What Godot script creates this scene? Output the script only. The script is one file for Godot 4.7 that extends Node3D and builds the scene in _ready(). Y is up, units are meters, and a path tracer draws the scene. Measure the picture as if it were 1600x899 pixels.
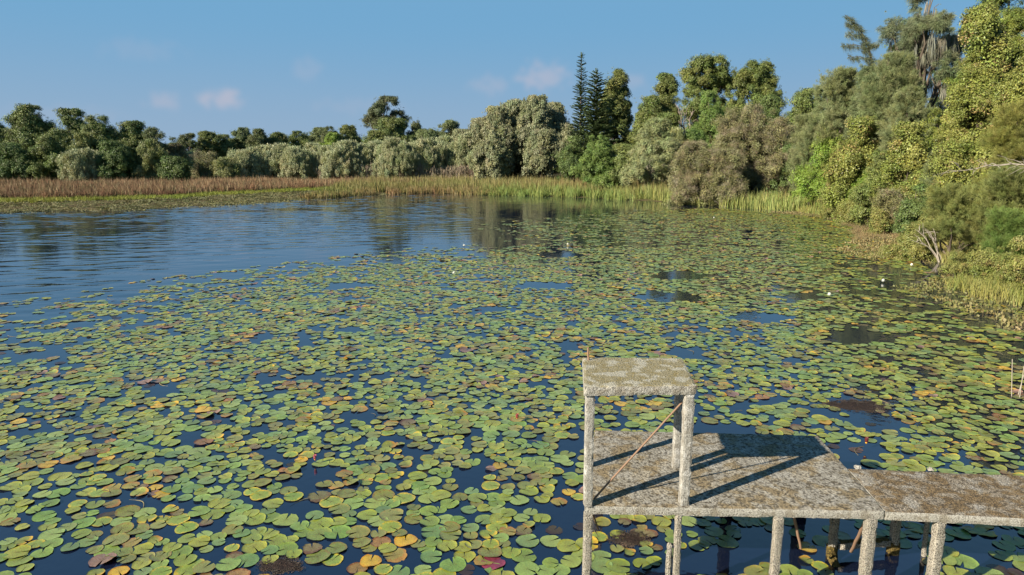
extends Node3D
# A weedy lake seen from a drone: lily pads, an old concrete diving platform, reeds and a wood all round.

var rng := RandomNumberGenerator.new()
var used := {}
var clumps := {}
var mats := {}
var n_soft := FastNoiseLite.new()
var n_fine := FastNoiseLite.new()
const EYE := Vector3(0, 6, 0)
const PITCH := 10.4867
# shoreline of the lake, walked clockwise seen from above, starting at the far left
var shore := PackedVector2Array([Vector2(-190, -66), Vector2(-110, -74), Vector2(-60.3, -80.6), Vector2(-48, -86), Vector2(-37, -99), Vector2(-28.2, -121.5), Vector2(-20, -128),
	Vector2(-12, -128.7), Vector2(0, -121), Vector2(10.7, -115), Vector2(19.7, -105.7), Vector2(27.9, -93.5), Vector2(33.5, -84), Vector2(37, -76), Vector2(37.5, -66), Vector2(35.6, -59), Vector2(31, -51), Vector2(26.6, -45),
	Vector2(24.6, -38.3), Vector2(21.3, -31.6), Vector2(21.6, -28), Vector2(22.5, -20), Vector2(25, 0), Vector2(26, 70), Vector2(-60, 110), Vector2(-190, 80)])

# ---------------------------------------------------------------- naming
func numbered(called: String) -> String:
	var k: int = used.get(called, 0)
	used[called] = k + 1
	return called if k == 0 else "%s_%03d" % [called, k]

func tag(o: Node, label: String, category := "", group := "", kind := "") -> Node:
	if label: o.set_meta("label", label)
	if category: o.set_meta("category", category)
	if group: o.set_meta("group", group)
	if kind: o.set_meta("kind", kind)
	return o

func thing(called: String, at: Vector3, label: String, category: String, group := "") -> Node3D:
	var o := Node3D.new()
	o.name = numbered(called)
	add_child(o)
	o.position = at
	tag(o, label, category, group)
	return o

func part(called: String, mesh: Mesh, mat: Material, parent: Node) -> MeshInstance3D:
	var o := MeshInstance3D.new()
	o.name = called
	o.mesh = mesh
	if mat: o.material_override = mat
	parent.add_child(o, true)
	return o

func multi(called: String, mesh: Mesh, mat: Material, xf: Array, cols: PackedColorArray, parent: Node) -> MultiMeshInstance3D:
	var mm := MultiMesh.new()
	mm.transform_format = MultiMesh.TRANSFORM_3D
	mm.use_colors = true
	mm.mesh = mesh
	mm.instance_count = xf.size()
	var buf := PackedFloat32Array()
	buf.resize(xf.size() * 16)
	var k := 0
	for i in xf.size():
		var t: Transform3D = xf[i]
		var b := t.basis
		buf[k] = b.x.x; buf[k + 1] = b.y.x; buf[k + 2] = b.z.x; buf[k + 3] = t.origin.x
		buf[k + 4] = b.x.y; buf[k + 5] = b.y.y; buf[k + 6] = b.z.y; buf[k + 7] = t.origin.y
		buf[k + 8] = b.x.z; buf[k + 9] = b.y.z; buf[k + 10] = b.z.z; buf[k + 11] = t.origin.z
		var c := cols[i]
		buf[k + 12] = c.r; buf[k + 13] = c.g; buf[k + 14] = c.b; buf[k + 15] = 1.0
		k += 16
	mm.buffer = buf
	var o := MultiMeshInstance3D.new()
	o.name = called
	o.multimesh = mm
	o.material_override = mat
	parent.add_child(o, true)
	return o

# ---------------------------------------------------------------- small maths
func rf(a: float, b: float) -> float:
	return rng.randf_range(a, b)

func rdir() -> Vector3:
	var y := rng.randf_range(-1, 1)
	var a := rng.randf() * TAU
	var r := sqrt(1.0 - y * y)
	return Vector3(r * cos(a), y, r * sin(a))

func rbasis(s: float) -> Basis:
	return Basis(Quaternion(rdir(), rng.randf() * TAU)).scaled(Vector3(s, s, s))

func ybasis(s: Vector3, tilt := 0.15) -> Basis:
	return Basis(Vector3(rf(-1, 1), 0.01, rf(-1, 1)).normalized(), rf(-tilt, tilt)) * Basis(Vector3.UP, rng.randf() * TAU) * Basis.from_scale(s)

func vary(c: Color, by: float, hue := 0.08) -> Color:
	var k := 1.0 + rf(-by, by)
	return Color(maxf(c.r * k * (1.0 + rf(-hue, hue)), 0.004), maxf(c.g * k, 0.004), maxf(c.b * k * (1.0 + rf(-hue, hue)), 0.003))

# signed distance to the shore: positive on land
func shore_dist(x: float, z: float) -> float:
	var p := Vector2(x, z)
	var best := 1e12
	var inside := false
	var n := shore.size()
	var a := shore[n - 1]
	for i in n:
		var b := shore[i]
		var e := b - a
		var w := p - a
		var q := w - e * clampf(w.dot(e) / e.dot(e), 0.0, 1.0)
		best = minf(best, q.length_squared())
		if (a.y > z) != (b.y > z) and x < (b.x - a.x) * (z - a.y) / (b.y - a.y) + a.x:
			inside = not inside
		a = b
	return -sqrt(best) if inside else sqrt(best)

func ground_y(d: float, x: float, z: float) -> float:
	var y := -1.4 + 1.5 * smoothstep(-4.0, 1.2, d) + 0.5 * smoothstep(1.0, 14.0, d)
	return y + (0.10 * n_soft.get_noise_2d(x * 4.0, z * 4.0) if d > -4.0 else 0.0)

func ground_at(x: float, z: float) -> float:
	return ground_y(shore_dist(x, z), x, z)

# ---------------------------------------------------------------- materials
func foliage_mat(rough := 0.55, back := 0.45) -> StandardMaterial3D:
	var m := StandardMaterial3D.new()
	m.vertex_color_use_as_albedo = true
	m.roughness = rough
	m.metallic_specular = 0.35
	m.cull_mode = BaseMaterial3D.CULL_DISABLED
	if back > 0.0:
		m.backlight_enabled = true
		m.backlight = Color(back, back, back * 0.8)
	return m

func noise(freq: float, octaves: int, sd: int, kind := FastNoiseLite.TYPE_SIMPLEX_SMOOTH) -> FastNoiseLite:
	var n := FastNoiseLite.new()
	n.noise_type = kind
	n.frequency = freq
	n.fractal_octaves = octaves
	n.fractal_type = FastNoiseLite.FRACTAL_FBM if octaves > 1 else FastNoiseLite.FRACTAL_NONE
	n.seed = sd
	return n

func grey_bytes(n: FastNoiseLite, size: int) -> PackedByteArray:
	var im := n.get_seamless_image(size, size)
	im.convert(Image.FORMAT_L8)
	return im.get_data()

# blends sRGB colours by noise layers: layers = [[bytes, low, high, colour], ...]
func layered(size: int, base: Color, layers: Array, gain: PackedByteArray, gain_by: float) -> ImageTexture:
	var out := PackedByteArray()
	out.resize(size * size * 3)
	var cr := PackedFloat32Array()
	for i in size * size:
		var r := base.r
		var g := base.g
		var b := base.b
		for l in layers:
			var src: PackedByteArray = l[0]
			var lo: float = l[1]
			var hi: float = l[2]
			var k := clampf((float(src[i]) / 255.0 - lo) / (hi - lo), 0.0, 1.0)
			if k > 0.0:
				var c: Color = l[3]
				k *= c.a
				r += (c.r - r) * k
				g += (c.g - g) * k
				b += (c.b - b) * k
		var m := 1.0 + gain_by * (float(gain[i]) / 127.5 - 1.0)
		out[i * 3] = int(clampf(r * m, 0, 1) * 255.0)
		out[i * 3 + 1] = int(clampf(g * m, 0, 1) * 255.0)
		out[i * 3 + 2] = int(clampf(b * m, 0, 1) * 255.0)
	return ImageTexture.create_from_image(Image.create_from_data(size, size, false, Image.FORMAT_RGB8, out))

func grey_tex(b: PackedByteArray, size: int) -> ImageTexture:
	return ImageTexture.create_from_image(Image.create_from_data(size, size, false, Image.FORMAT_L8, b))

func stone(tex: Texture2D, height: Texture2D, cm: float, per_m: float, rough := 0.93) -> StandardMaterial3D:
	var m := StandardMaterial3D.new()
	m.albedo_texture = tex
	m.roughness = rough
	m.metallic_specular = 0.25
	m.uv1_triplanar = true
	m.uv1_world_triplanar = true
	m.uv1_scale = Vector3.ONE * per_m
	m.heightmap_enabled = true
	m.heightmap_texture = height
	m.heightmap_scale = cm
	return m

func make_materials() -> void:
	var s := 512
	var grit := grey_bytes(noise(0.11, 2, 11), s)
	var pebble := grey_bytes(noise(0.085, 1, 12, FastNoiseLite.TYPE_CELLULAR), s)
	var blot := grey_bytes(noise(0.0075, 5, 13), s)
	var blot2 := grey_bytes(noise(0.011, 5, 14), s)
	var blot3 := grey_bytes(noise(0.035, 4, 15), s)
	var speck := grey_bytes(noise(0.2, 2, 16), s)
	var speck2 := grey_bytes(noise(0.055, 3, 17), s)
	var hgrit := grey_tex(grit, s)
	var hpeb := grey_tex(pebble, s)
	var side := layered(s, Color(0.55, 0.54, 0.505), [[blot, 0.5, 0.65, Color(0.47, 0.45, 0.41, 0.8)], [blot2, 0.56, 0.7, Color(0.66, 0.655, 0.63, 0.8)], [speck2, 0.60, 0.70, Color(0.36, 0.34, 0.31, 0.6)]], grit, 0.22)
	mats.side = stone(side, hgrit, 0.6, 0.9)
	var edge := layered(s, Color(0.58, 0.57, 0.53), [[blot, 0.5, 0.7, Color(0.46, 0.43, 0.37, 0.7)], [pebble, 0.62, 0.85, Color(0.68, 0.67, 0.65, 0.9)], [speck2, 0.58, 0.68, Color(0.30, 0.28, 0.25, 0.65)]], grit, 0.3)
	mats.edge = stone(edge, hgrit, 1.0, 1.0)
	var wet := layered(s, Color(0.60, 0.58, 0.53), [[pebble, 0.62, 0.78, Color(0.70, 0.685, 0.64, 0.9)], [speck2, 0.53, 0.61, Color(0.18, 0.16, 0.14, 0.85)], [blot3, 0.62, 0.8, Color(0.40, 0.34, 0.24, 0.6)]], grit, 0.25)
	mats.crust = stone(wet, hpeb, 1.3, 1.5)
	var algae := layered(s, Color(0.42, 0.36, 0.20), [[pebble, 0.58, 0.75, Color(0.64, 0.56, 0.24, 0.9)], [speck2, 0.50, 0.58, Color(0.12, 0.10, 0.08, 0.9)]], grit, 0.3)
	mats.algae = stone(algae, hpeb, 2.0, 1.5)
	# lichened deck: ochre moss, grey slab, white lichen, black stains
	var deck := layered(s, Color(0.51, 0.49, 0.44), [[blot, 0.44, 0.60, Color(0.47, 0.41, 0.30, 0.8)], [blot3, 0.57, 0.74, Color(0.30, 0.27, 0.21, 0.75)], [blot2, 0.56, 0.70, Color(0.60, 0.585, 0.54, 0.6)], [speck2, 0.57, 0.67, Color(0.22, 0.20, 0.17, 0.6)], [pebble, 0.74, 0.92, Color(0.68, 0.67, 0.63, 0.4)]], grit, 0.25)
	mats.deck = stone(deck, hgrit, 0.8, 0.42)
	var walk := layered(s, Color(0.54, 0.50, 0.43), [[blot2, 0.42, 0.58, Color(0.46, 0.385, 0.27, 0.95)], [blot3, 0.56, 0.70, Color(0.30, 0.26, 0.20, 0.65)], [speck2, 0.6, 0.68, Color(0.22, 0.2, 0.17, 0.6)], [blot, 0.58, 0.74, Color(0.64, 0.63, 0.59, 0.65)], [speck, 0.57, 0.66, Color(0.18, 0.16, 0.14, 0.75)], [pebble, 0.74, 0.9, Color(0.74, 0.72, 0.68, 0.45)]], grit, 0.34)
	mats.walk = stone(walk, hgrit, 0.8, 0.5)
	var top := layered(s, Color(0.50, 0.47, 0.37), [[blot3, 0.5, 0.7, Color(0.47, 0.42, 0.27, 0.8)], [blot2, 0.52, 0.68, Color(0.63, 0.62, 0.57, 0.75)], [speck, 0.68, 0.78, Color(0.30, 0.27, 0.18, 0.6)]], grit, 0.22)
	mats.top = stone(top, hgrit, 1.0, 0.55)
	var soil := layered(s, Color(0.33, 0.29, 0.19), [[blot, 0.45, 0.7, Color(0.30, 0.33, 0.16, 0.9)], [speck, 0.6, 0.8, Color(0.20, 0.16, 0.10, 0.8)]], grit, 0.3)
	mats.soil = stone(soil, hgrit, 6.0, 0.11)
	var bark := StandardMaterial3D.new()
	bark.albedo_color = Color(0.36, 0.32, 0.27)
	bark.roughness = 0.95
	mats.bark = bark
	var grey := StandardMaterial3D.new()
	grey.albedo_color = Color(0.58, 0.545, 0.49)
	grey.roughness = 0.9
	mats.dead = grey
	var bare := StandardMaterial3D.new()
	bare.albedo_color = Color(0.47, 0.43, 0.38)
	bare.roughness = 0.9
	mats.bare = bare
	var rust := StandardMaterial3D.new()
	rust.albedo_color = Color(0.47, 0.37, 0.29)
	rust.roughness = 0.8
	mats.rust = rust
	mats.leaf = foliage_mat(0.42, 0.4)
	mats.needle = foliage_mat(0.55, 0.4)
	mats.reed = foliage_mat(0.6, 0.45)
	mats.twig = foliage_mat(0.9, 0.0)
	var peat := layered(s, Color(0.17, 0.14, 0.13), [[blot3, 0.5, 0.7, Color(0.26, 0.20, 0.17, 0.9)], [speck, 0.6, 0.75, Color(0.34, 0.30, 0.26, 0.7)]], grit, 0.35)
	mats.peat = stone(peat, hgrit, 3.0, 1.2)

# ---------------------------------------------------------------- meshes of leaves
func tri_mesh(v: PackedVector3Array, c: PackedColorArray) -> ArrayMesh:
	var a := []
	a.resize(Mesh.ARRAY_MAX)
	a[Mesh.ARRAY_VERTEX] = v
	a[Mesh.ARRAY_COLOR] = c
	var m := ArrayMesh.new()
	m.add_surface_from_arrays(Mesh.PRIMITIVE_TRIANGLES, a)
	return m

# a ball of diamond leaves; droop > 0 hangs them, < 0 lifts them
func leaf_ball(n: int, ln: float, wd: float, droop: float, squash: float, tone := 0.3) -> ArrayMesh:
	var v := PackedVector3Array()
	var c := PackedColorArray()
	for i in n:
		var o := rdir()
		var p := o * pow(rng.randf(), 0.45)
		p.y *= squash
		var d := (o + rdir() * 0.8 + Vector3(0, -droop, 0)).normalized()
		var s := d.cross(rdir()).normalized() * wd * rf(0.7, 1.2)
		var l := ln * rf(0.65, 1.25)
		var nrm := d.cross(s).normalized()
		var m := p + d * l * 0.45
		var t := p + d * l + Vector3(0, -absf(droop) * 0.15 * l, 0)
		v.append_array([p, m + s + nrm * wd * 0.2, t, p, t, m - s + nrm * wd * 0.2])
		var k := 1.0 + rf(-tone, tone)
		var col := Color(k * rf(0.9, 1.15), k, k * rf(0.8, 1.1))
		for j in 6: c.append(col)
	return tri_mesh(v, c)

# thin strips springing from a core; bend pulls them down (or up) along the way
func strips(n: int, ln: float, wd: float, core: float, up: float, bend: float, tone := 0.3) -> ArrayMesh:
	var v := PackedVector3Array()
	var c := PackedColorArray()
	for i in n:
		var o := rdir()
		var p := o * core * pow(rng.randf(), 0.5)
		var d := (o + rdir() * 0.5 + Vector3(0, up, 0)).normalized()
		var s := d.cross(rdir()).normalized() * wd
		var l := ln * rf(0.6, 1.2)
		var q := p + d * l * 0.5 + Vector3(0, bend * l * 0.12, 0)
		var t := p + d * l + Vector3(0, bend * l * 0.5, 0)
		v.append_array([p - s * 0.7, p + s * 0.7, q + s, p - s * 0.7, q + s, q - s, q - s, q + s, t])
		var k := 1.0 + rf(-tone, tone)
		var col := Color(k * rf(0.92, 1.1), k, k * rf(0.85, 1.1))
		for j in 9: c.append(col)
	return tri_mesh(v, c)

# a clump of upright blades, height about 1
func tuft(n: int, spread: float, wd: float, lean: float, plume := 0.0, seg := 3) -> ArrayMesh:
	var v := PackedVector3Array()
	var c := PackedColorArray()
	for i in n:
		var a := rng.randf() * TAU
		var r := spread * sqrt(rng.randf())
		var p := Vector3(r * cos(a), 0, r * sin(a))
		var d := Vector3(rf(-1, 1), 0, rf(-1, 1)) * lean
		var h := rf(0.6, 1.08)
		var sa := rng.randf() * PI
		var s := Vector3(cos(sa), 0, sin(sa)) * wd * rf(0.7, 1.2)
		var k := 1.0 + rf(-0.25, 0.25)
		var col := Color(k * rf(0.9, 1.2), k, k * rf(0.8, 1.1))
		var last := p
		var w0 := 1.0
		for j in seg:
			var t := float(j + 1) / seg
			var q := p + d * h * t * t + Vector3(0, h * (t - 0.25 * d.length() * t * t), 0)
			var w1 := 1.0 - t * t * 0.97
			v.append_array([last - s * w0, last + s * w0, q + s * w1, last - s * w0, q + s * w1, q - s * w1])
			for z in 6: c.append(col)
			last = q
			w0 = w1
		if plume > 0.0 and i % 2 == 0:
			for z in 2:
				var sp := Vector3(cos(sa + z * 1.57), 0, sin(sa + z * 1.57)) * plume * 0.2
				var b := last - Vector3(0, plume * 0.2, 0)
				var tp := last + Vector3(d.x, 0, d.z) * 0.1 + Vector3(0, plume * 0.8, 0)
				var md := (b + tp) * 0.5
				v.append_array([b, md + sp, tp, b, tp, md - sp])
				for y in 6: c.append(Color(1.9, 1.7, 1.7))
	return tri_mesh(v, c)

# one conifer bough along +x, length 1, needles swept upward
func bough() -> ArrayMesh:
	var v := PackedVector3Array()
	var c := PackedColorArray()
	for i in 64:
		var t := 0.08 + 0.92 * float(i) / 64.0
		var p := Vector3(t, 0.14 * t * t, 0)
		var side := (1.0 if i % 2 == 0 else -1.0)
		var d := Vector3(0.5, rf(-0.1, 0.9), side * rf(0.3, 1.0)).normalized() * (0.24 - 0.1 * t)
		var s := d.cross(Vector3(rf(-1, 1), 1, rf(-1, 1))).normalized() * 0.055
		v.append_array([p - s, p + s, p + d])
		var k := 1.0 + rf(-0.25, 0.25)
		for j in 3: c.append(Color(k, k, k))
	v.append_array([Vector3(0, -0.015, 0), Vector3(0, 0.015, 0), Vector3(1, 0.14, 0)])
	for j in 3: c.append(Color(0.9, 0.6, 0.5))
	return tri_mesh(v, c)

# leaves facing outward (+y): a patch of crown surface, about 1 in radius
func spray(n: int, ln: float, wd: float, loose: float, thick: float, tone := 0.3) -> ArrayMesh:
	var v := PackedVector3Array()
	var c := PackedColorArray()
	for i in n:
		var a := rng.randf() * TAU
		var r := sqrt(rng.randf())
		var p := Vector3(r * cos(a), rf(-thick, thick * 0.5) - 0.25 * r * r, r * sin(a))
		var nr := (Vector3(p.x * 0.5, 1.0, p.z * 0.5) + rdir() * loose).normalized()
		var d := nr.cross(rdir()).normalized()
		var s := nr.cross(d) * wd * rf(0.7, 1.2)
		var l := ln * rf(0.65, 1.25)
		var m := p + d * l * 0.45 + nr * wd * 0.15
		var e := p + d * l - nr * l * 0.12
		v.append_array([p, m + s, e, p, e, m - s])
		var k := 1.0 + rf(-tone, tone)
		var col := Color(k * rf(0.9, 1.15), k, k * rf(0.8, 1.1))
		for j in 6: c.append(col)
	return tri_mesh(v, c)

# leaves that hang (way < 0) or stand (way > 0) and face outward (+z)
func drape(n: int, ln: float, wd: float, way: float, loose: float, tone := 0.3) -> ArrayMesh:
	var v := PackedVector3Array()
	var c := PackedColorArray()
	for i in n:
		var p := rdir() * pow(rng.randf(), 0.4)
		p.z *= 0.5
		var d := (Vector3(0, way, 0) + rdir() * 0.75 + Vector3(p.x * 0.4, 0, 0.25)).normalized()
		var nr := (Vector3(p.x * 0.5, 0.5, 0.8) + rdir() * loose).normalized()
		var s := nr.cross(d).normalized() * wd * rf(0.7, 1.2)
		var l := ln * rf(0.6, 1.25)
		var m := p + d * l * 0.4
		var e := p + d * l + Vector3(0, minf(way, 0.0) * 0.12 * l, 0)
		v.append_array([p, m + s, e, p, e, m - s])
		var k := 1.0 + rf(-tone, tone)
		var col := Color(k * rf(0.9, 1.15), k, k * rf(0.8, 1.1))
		for j in 6: c.append(col)
	return tri_mesh(v, c)

# a feathery branchlet along +y
func frond(n: int) -> ArrayMesh:
	var v := PackedVector3Array()
	var c := PackedColorArray()
	for i in n:
		var t := rng.randf()
		var p := Vector3(rf(-0.22, 0.22), t * 1.1 - 0.35, rf(-0.22, 0.22))
		var d := (Vector3(p.x * 2.0, 0.75, p.z * 2.0) + rdir() * 0.6).normalized()
		var s := d.cross(rdir()).normalized() * 0.013
		var l := rf(0.35, 0.75)
		var q := p + d * l * 0.5
		var e := p + d * l + rdir() * 0.08
		v.append_array([p - s, p + s, q + s, p - s, q + s, q - s, q - s, q + s, e])
		var k := 1.0 + rf(-0.5, 0.5)
		var col := Color(k * rf(0.92, 1.12), k, k * rf(0.85, 1.1))
		for j in 9: c.append(col)
	return tri_mesh(v, c)

func make_clumps() -> void:
	clumps.broad = spray(54, 0.42, 0.12, 0.8, 0.8, 0.5)
	clumps.fine = spray(70, 0.36, 0.10, 0.7, 0.7)
	clumps.hang = drape(74, 0.5, 0.10, -0.55, 0.8, 0.5)
	clumps.lift = drape(74, 0.6, 0.07, 0.9, 0.8, 0.5)
	clumps.vine = spray(58, 0.34, 0.125, 0.85, 0.85, 0.55)
	clumps.tuftleaf = spray(70, 0.55, 0.09, 0.7, 0.6)
	clumps.needle = strips(120, 1.0, 0.022, 0.3, 0.35, -0.7)
	clumps.feather = frond(120)
	clumps.twig = strips(60, 0.95, 0.014, 0.6, 0.4, 0.2, 0.35)
	clumps.weed = leaf_ball(46, 0.4, 0.14, -0.2, 0.5, 0.4)
	clumps.moss = strips(34, 1.5, 0.03, 0.3, -2.5, -0.6, 0.2)
	clumps.bough = bough()

func tube(st: SurfaceTool, path: PackedVector3Array, r0: float, r1: float, sides := 6) -> void:
	var n := path.size()
	var last := []
	for i in n:
		var d := (path[mini(i + 1, n - 1)] - path[maxi(i - 1, 0)]).normalized()
		var x := d.cross(Vector3(0.31, 0.2, 0.93)).normalized()
		var y := d.cross(x)
		var r := lerpf(r0, r1, float(i) / (n - 1))
		var ring := []
		for k in sides:
			var a := TAU * k / sides
			ring.append(path[i] + (x * cos(a) + y * sin(a)) * r)
		if i > 0:
			for k in sides:
				var m := (k + 1) % sides
				for q in [last[k], ring[k], ring[m], last[k], ring[m], last[m]]:
					st.add_vertex(q)
		last = ring

func limb(st: SurfaceTool, a: Vector3, b: Vector3, r0: float, r1: float, wob: float, seg := 5, sides := 6) -> PackedVector3Array:
	var p := PackedVector3Array()
	for i in seg + 1:
		var t := float(i) / seg
		var q := a.lerp(b, t)
		q.y += (b - a).length() * 0.10 * sin(PI * t) * (0.3 if wob < 0.0 else 1.0)
		if i > 0 and i < seg: q += rdir() * absf(wob)
		p.append(q)
	tube(st, p, r0, r1, sides)
	return p

# ---------------------------------------------------------------- trees
# kind: [clump, clump size, lobe radius, clumps per lobe, profile, crown base, lobe stretch, trunk share, colours...]
var kinds := {
	"oak": ["broad", 0.95, 1.6, 15, "dome", 0.06, 0.85, Color(0.110, 0.155, 0.047), Color(0.179, 0.210, 0.069)],
	"sparse": ["broad", 0.75, 1.1, 9, "dome", 0.45, 0.8, Color(0.095, 0.127, 0.048), Color(0.143, 0.159, 0.064)],
	"dark": ["broad", 0.85, 1.3, 15, "dome", 0.02, 0.9, Color(0.088, 0.138, 0.041), Color(0.142, 0.189, 0.059)],
	"olive": ["broad", 0.85, 1.3, 15, "dome", 0.02, 0.95, Color(0.125, 0.168, 0.047), Color(0.175, 0.212, 0.066)],
	"lime": ["broad", 0.8, 1.2, 16, "dome", 0.02, 0.9, Color(0.161, 0.249, 0.037), Color(0.215, 0.295, 0.054)],
	"bright": ["broad", 0.75, 1.2, 17, "dome", 0.02, 0.95, Color(0.116, 0.187, 0.044), Color(0.165, 0.231, 0.061)],
	"pale": ["lift", 0.8, 1.0, 13, "dome", 0.02, 1.0, Color(0.22, 0.25, 0.09), Color(0.27, 0.27, 0.12)],
	"rust": ["broad", 0.8, 1.2, 12, "dome", 0.1, 0.9, Color(0.183, 0.140, 0.067), Color(0.122, 0.146, 0.061)],
	"open": ["broad", 0.85, 1.35, 11, "open", 0.52, 0.7, Color(0.095, 0.118, 0.051), Color(0.135, 0.146, 0.072)],
	"flat": ["broad", 0.9, 1.3, 13, "flat", 0.12, 0.7, Color(0.108, 0.149, 0.057), Color(0.176, 0.203, 0.084)],
	"willow": ["lift", 0.95, 1.1, 15, "dome", 0.0, 1.6, Color(0.275, 0.310, 0.159), Color(0.385, 0.393, 0.227)],
	"moss": ["hang", 1.0, 1.25, 16, "column", 0.02, 1.7, Color(0.189, 0.208, 0.098), Color(0.260, 0.260, 0.150)],
	"cyp": ["broad", 0.85, 1.3, 17, "cone2", 0.05, 0.7, Color(0.110, 0.150, 0.043), Color(0.181, 0.194, 0.060)],
	"cypr": ["tuftleaf", 0.8, 1.2, 18, "dome", 0.02, 0.8, Color(0.125, 0.168, 0.032), Color(0.191, 0.220, 0.044)],
	"rnd": ["broad", 0.8, 1.35, 20, "round", 0.03, 0.85, Color(0.110, 0.154, 0.041), Color(0.186, 0.210, 0.062)],
	"brush": ["twig", 0.95, 1.1, 12, "dome", 0.0, 0.95, Color(0.23, 0.20, 0.125), Color(0.31, 0.265, 0.175)],
	"greytree": ["fine", 0.8, 1.2, 12, "dome", 0.0, 0.85, Color(0.193, 0.233, 0.097), Color(0.250, 0.265, 0.130)],
	"casu": ["feather", 1.15, 1.1, 19, "column", 0.02, 1.2, Color(0.155, 0.190, 0.076), Color(0.224, 0.241, 0.109)],
	"casl": ["feather", 1.0, 1.0, 24, "dome", 0.0, 0.75, Color(0.144, 0.172, 0.048), Color(0.207, 0.224, 0.069)],
	"casg": ["feather", 0.8, 0.8, 24, "dome", 0.0, 0.9, Color(0.098, 0.155, 0.032), Color(0.144, 0.201, 0.046)],
	"olivec": ["feather", 1.0, 1.0, 24, "dome", 0.0, 0.6, Color(0.149, 0.160, 0.035), Color(0.204, 0.204, 0.050)],
	"plume": ["needle", 0.9, 1.0, 16, "column", 0.02, 1.2, Color(0.140, 0.175, 0.077), Color(0.183, 0.210, 0.098)],
	"mosstall": ["needle", 0.95, 1.3, 15, "open", 0.60, 0.9, Color(0.130, 0.160, 0.076), Color(0.182, 0.199, 0.106)],
	"vine": ["vine", 0.62, 1.0, 22, "dome", 0.0, 1.15, Color(0.140, 0.177, 0.037), Color(0.244, 0.256, 0.067)],
	"weed": ["vine", 0.4, 0.5, 18, "dome", 0.0, 0.9, Color(0.146, 0.171, 0.043), Color(0.244, 0.244, 0.073)],
}

func profile(kind: String, t: float) -> float:
	match kind:
		"dome": return pow(sin(PI * clampf(0.22 + 0.76 * t, 0, 1)), 0.55)
		"round": return sqrt(maxf(0.05, 1.0 - pow(2.0 * t - 1.0, 2.0)))
		"column": return (0.82 + 0.18 * sin(PI * t)) * (1.0 if t < 0.7 else sqrt(maxf(0.04, 1.0 - pow((t - 0.7) / 0.3, 2.0))))
		"cone2": return 0.15 + 0.85 * pow(1.0 - t, 0.55) * (0.6 + 0.4 * minf(1.0, t * 5.0))
		"flat": return 0.45 + 0.55 * t
		"open": return pow(sin(PI * clampf(0.18 + 0.72 * t, 0, 1)), 0.7)
	return 1.0

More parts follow.
